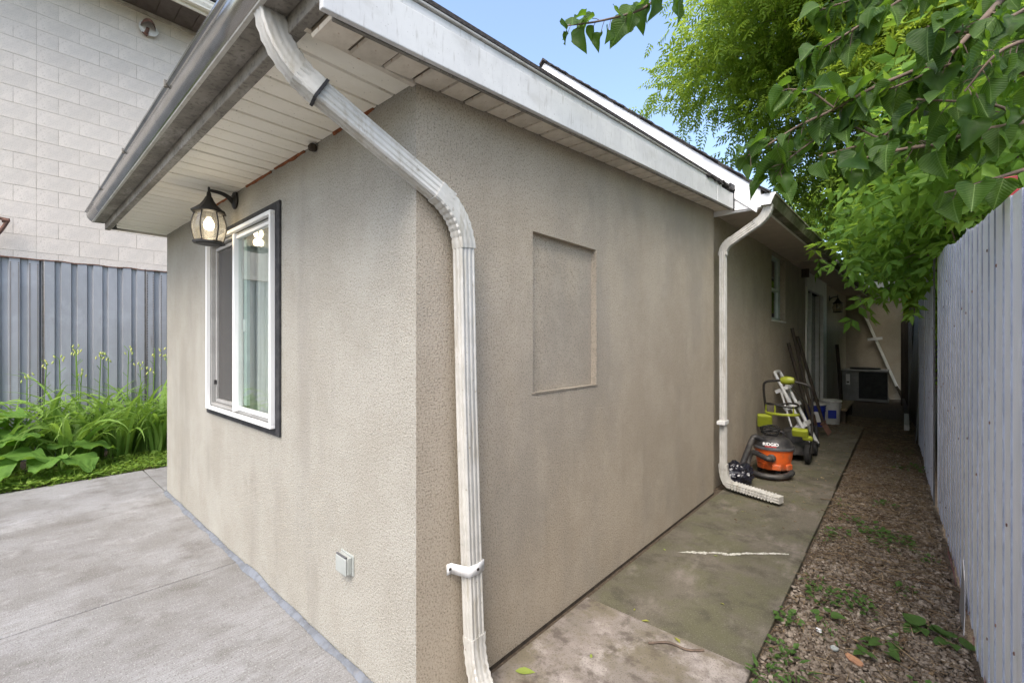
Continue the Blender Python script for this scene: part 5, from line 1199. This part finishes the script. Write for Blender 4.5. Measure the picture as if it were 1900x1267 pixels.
def tree(name, base, label, trunk_pts, r0, blobs, tmpl, dens, seed, leaf_m, lo=.8, hi=1.25, limbs=True):
    t = root(name, base, label, 'tree'); W_ = spline(trunk_pts, 5); MB().tube(W_, r0, 10, r0*.45).build('trunk', 'bark', t, smooth=60)
    r_ = random.Random(seed)
    for (x, y, z, R0) in blobs:
        c_ = Vector((x, y, z)); s_ = min(W_, key=lambda q: (q-c_).length+.8*max(0, q.z-z)); md = s_.lerp(c_, .5)+Vector((r_.uniform(-.2, .2), r_.uniform(-.2, .2), .15))
        br = MB().tube(spline([s_, md, c_], 5), max(.014, r0*.35), 6, .010).build('limb', 'bark', t, smooth=60)
        for k in range(7):
            d = Vector((r_.gauss(0, 1), r_.gauss(0, 1), r_.gauss(0, .7))).normalized(); e_ = c_+d*R0*.95; m_ = s_.lerp(c_, r_.uniform(.6, 1)); MB().tube([m_, m_.lerp(e_, .5)+Vector((0, 0, .08)), e_], .010, 5, .003).build('twig', 'twig', br)
    (v, f, s_), P_ = crown(blobs, tmpl, dens, seed, lo, hi); o = link('crown', npmesh('crown', v-np.array(base), f, s_), leaf_m, t); tag(o, kind='stuff')
    print(name, len(P_), len(f)); return t
ASH = compound(9, .24, .030, .085, .35); ELD = compound(5, .17, .052, .115, .45); BIG = compound(7, .42, .075, .19, .35)
tree('ash_tree', (3.4, 8.6, -.1), 'tall ash tree with yellow-green compound leaves above the roof', [(3.4, 8.6, -.1), (3.2, 8.5, 2.5), (2.6, 8.2, 4.6), (1.6, 7.9, 6.4), (.9, 7.8, 7.8)], .17,
     [(-1.05, 7.1, 5.9, .85), (-.2, 6.9, 6.4, 1.1), (.25, 7.5, 5.2, 1.0), (1.1, 7.4, 6.1, 1.3), (.55, 8.2, 4.3, .8), (-.25, 7.5, 4.95, .65), (1.6, 6.6, 5.0, 1.1), (-.6, 8.2, 7.2, 1.3), (.9, 6.5, 7.2, 1.3), (2.3, 8, 6.6, 1.5), (2.5, 6.0, 4.6, 1.1), (1.6, 9.4, 4.6, 1.1), (1.0, 10, 3.8, .8), (2.6, 9.5, 5.6, 1.4), (.2, 5.4, 6.6, .8)],
     ASH, 11, 21, 'ash_leaf')
tree('box_elder', (2.5, 5.0, -.1), 'bright green box elder drooping over the middle of the white fence', [(2.5, 5.0, -.1), (2.45, 5.0, 1.5), (2.2, 5.1, 2.6), (1.9, 5.3, 3.4)], .09,
     [(1.48, 4.3, 2.48, .38), (1.45, 5.2, 2.50, .42), (1.80, 3.7, 2.75, .45), (1.38, 6.0, 2.75, .45), (1.65, 7.0, 2.95, .6), (2.2, 4.5, 3.1, .8), (1.6, 5.0, 3.2, .8), (1.9, 7, 3.6, 1.0), (2.4, 3.2, 3.2, .7), (1.5, 8.0, 2.9, .45), (1.5, 4.7, 2.15, .28), (1.5, 6.2, 2.35, .32), (1.9, 3.0, 2.9, .45)],
     ELD, 9.5, 22, 'elder_leaf')
tree('background_maple', (6.5, 9, -.1), 'dense maple filling the background above the garage', [(6.5, 9, -.1), (6.4, 9, 3), (6, 8.8, 6)], .2,
     [(4.0, 6.5, 5.0, 1.8), (5.2, 8, 6.5, 2.2), (4.2, 4.6, 4.6, 1.5), (5.4, 5.4, 6.6, 2.2), (3.6, 9.5, 6.2, 1.9), (4.4, 10.5, 4.4, 2.0)],
     BIG, 5.0, 23, 'elder_leaf')
tree('background_elm', (2.2, 17.5, -.1), 'elm behind the end of the alley', [(2.2, 17.5, -.1), (2.1, 17.4, 3), (1.8, 17, 6)], .2,
     [(1.6, 16.5, 3.6, 1.7), (3.0, 16, 4.6, 2.2), (.6, 17, 5.6, 2.2), (2.2, 15.0, 6.0, 1.9), (3.8, 14, 3.6, 1.9), (2.6, 14.4, 2.6, 1.2), (3.5, 18, 2.0, 2.0), (1.5, 19, 1.5, 1.5), (1.5, 13.6, 4.0, .8)],  # last crown blob added to darken the end wall below
     BIG, 4.5, 24, 'ash_leaf')
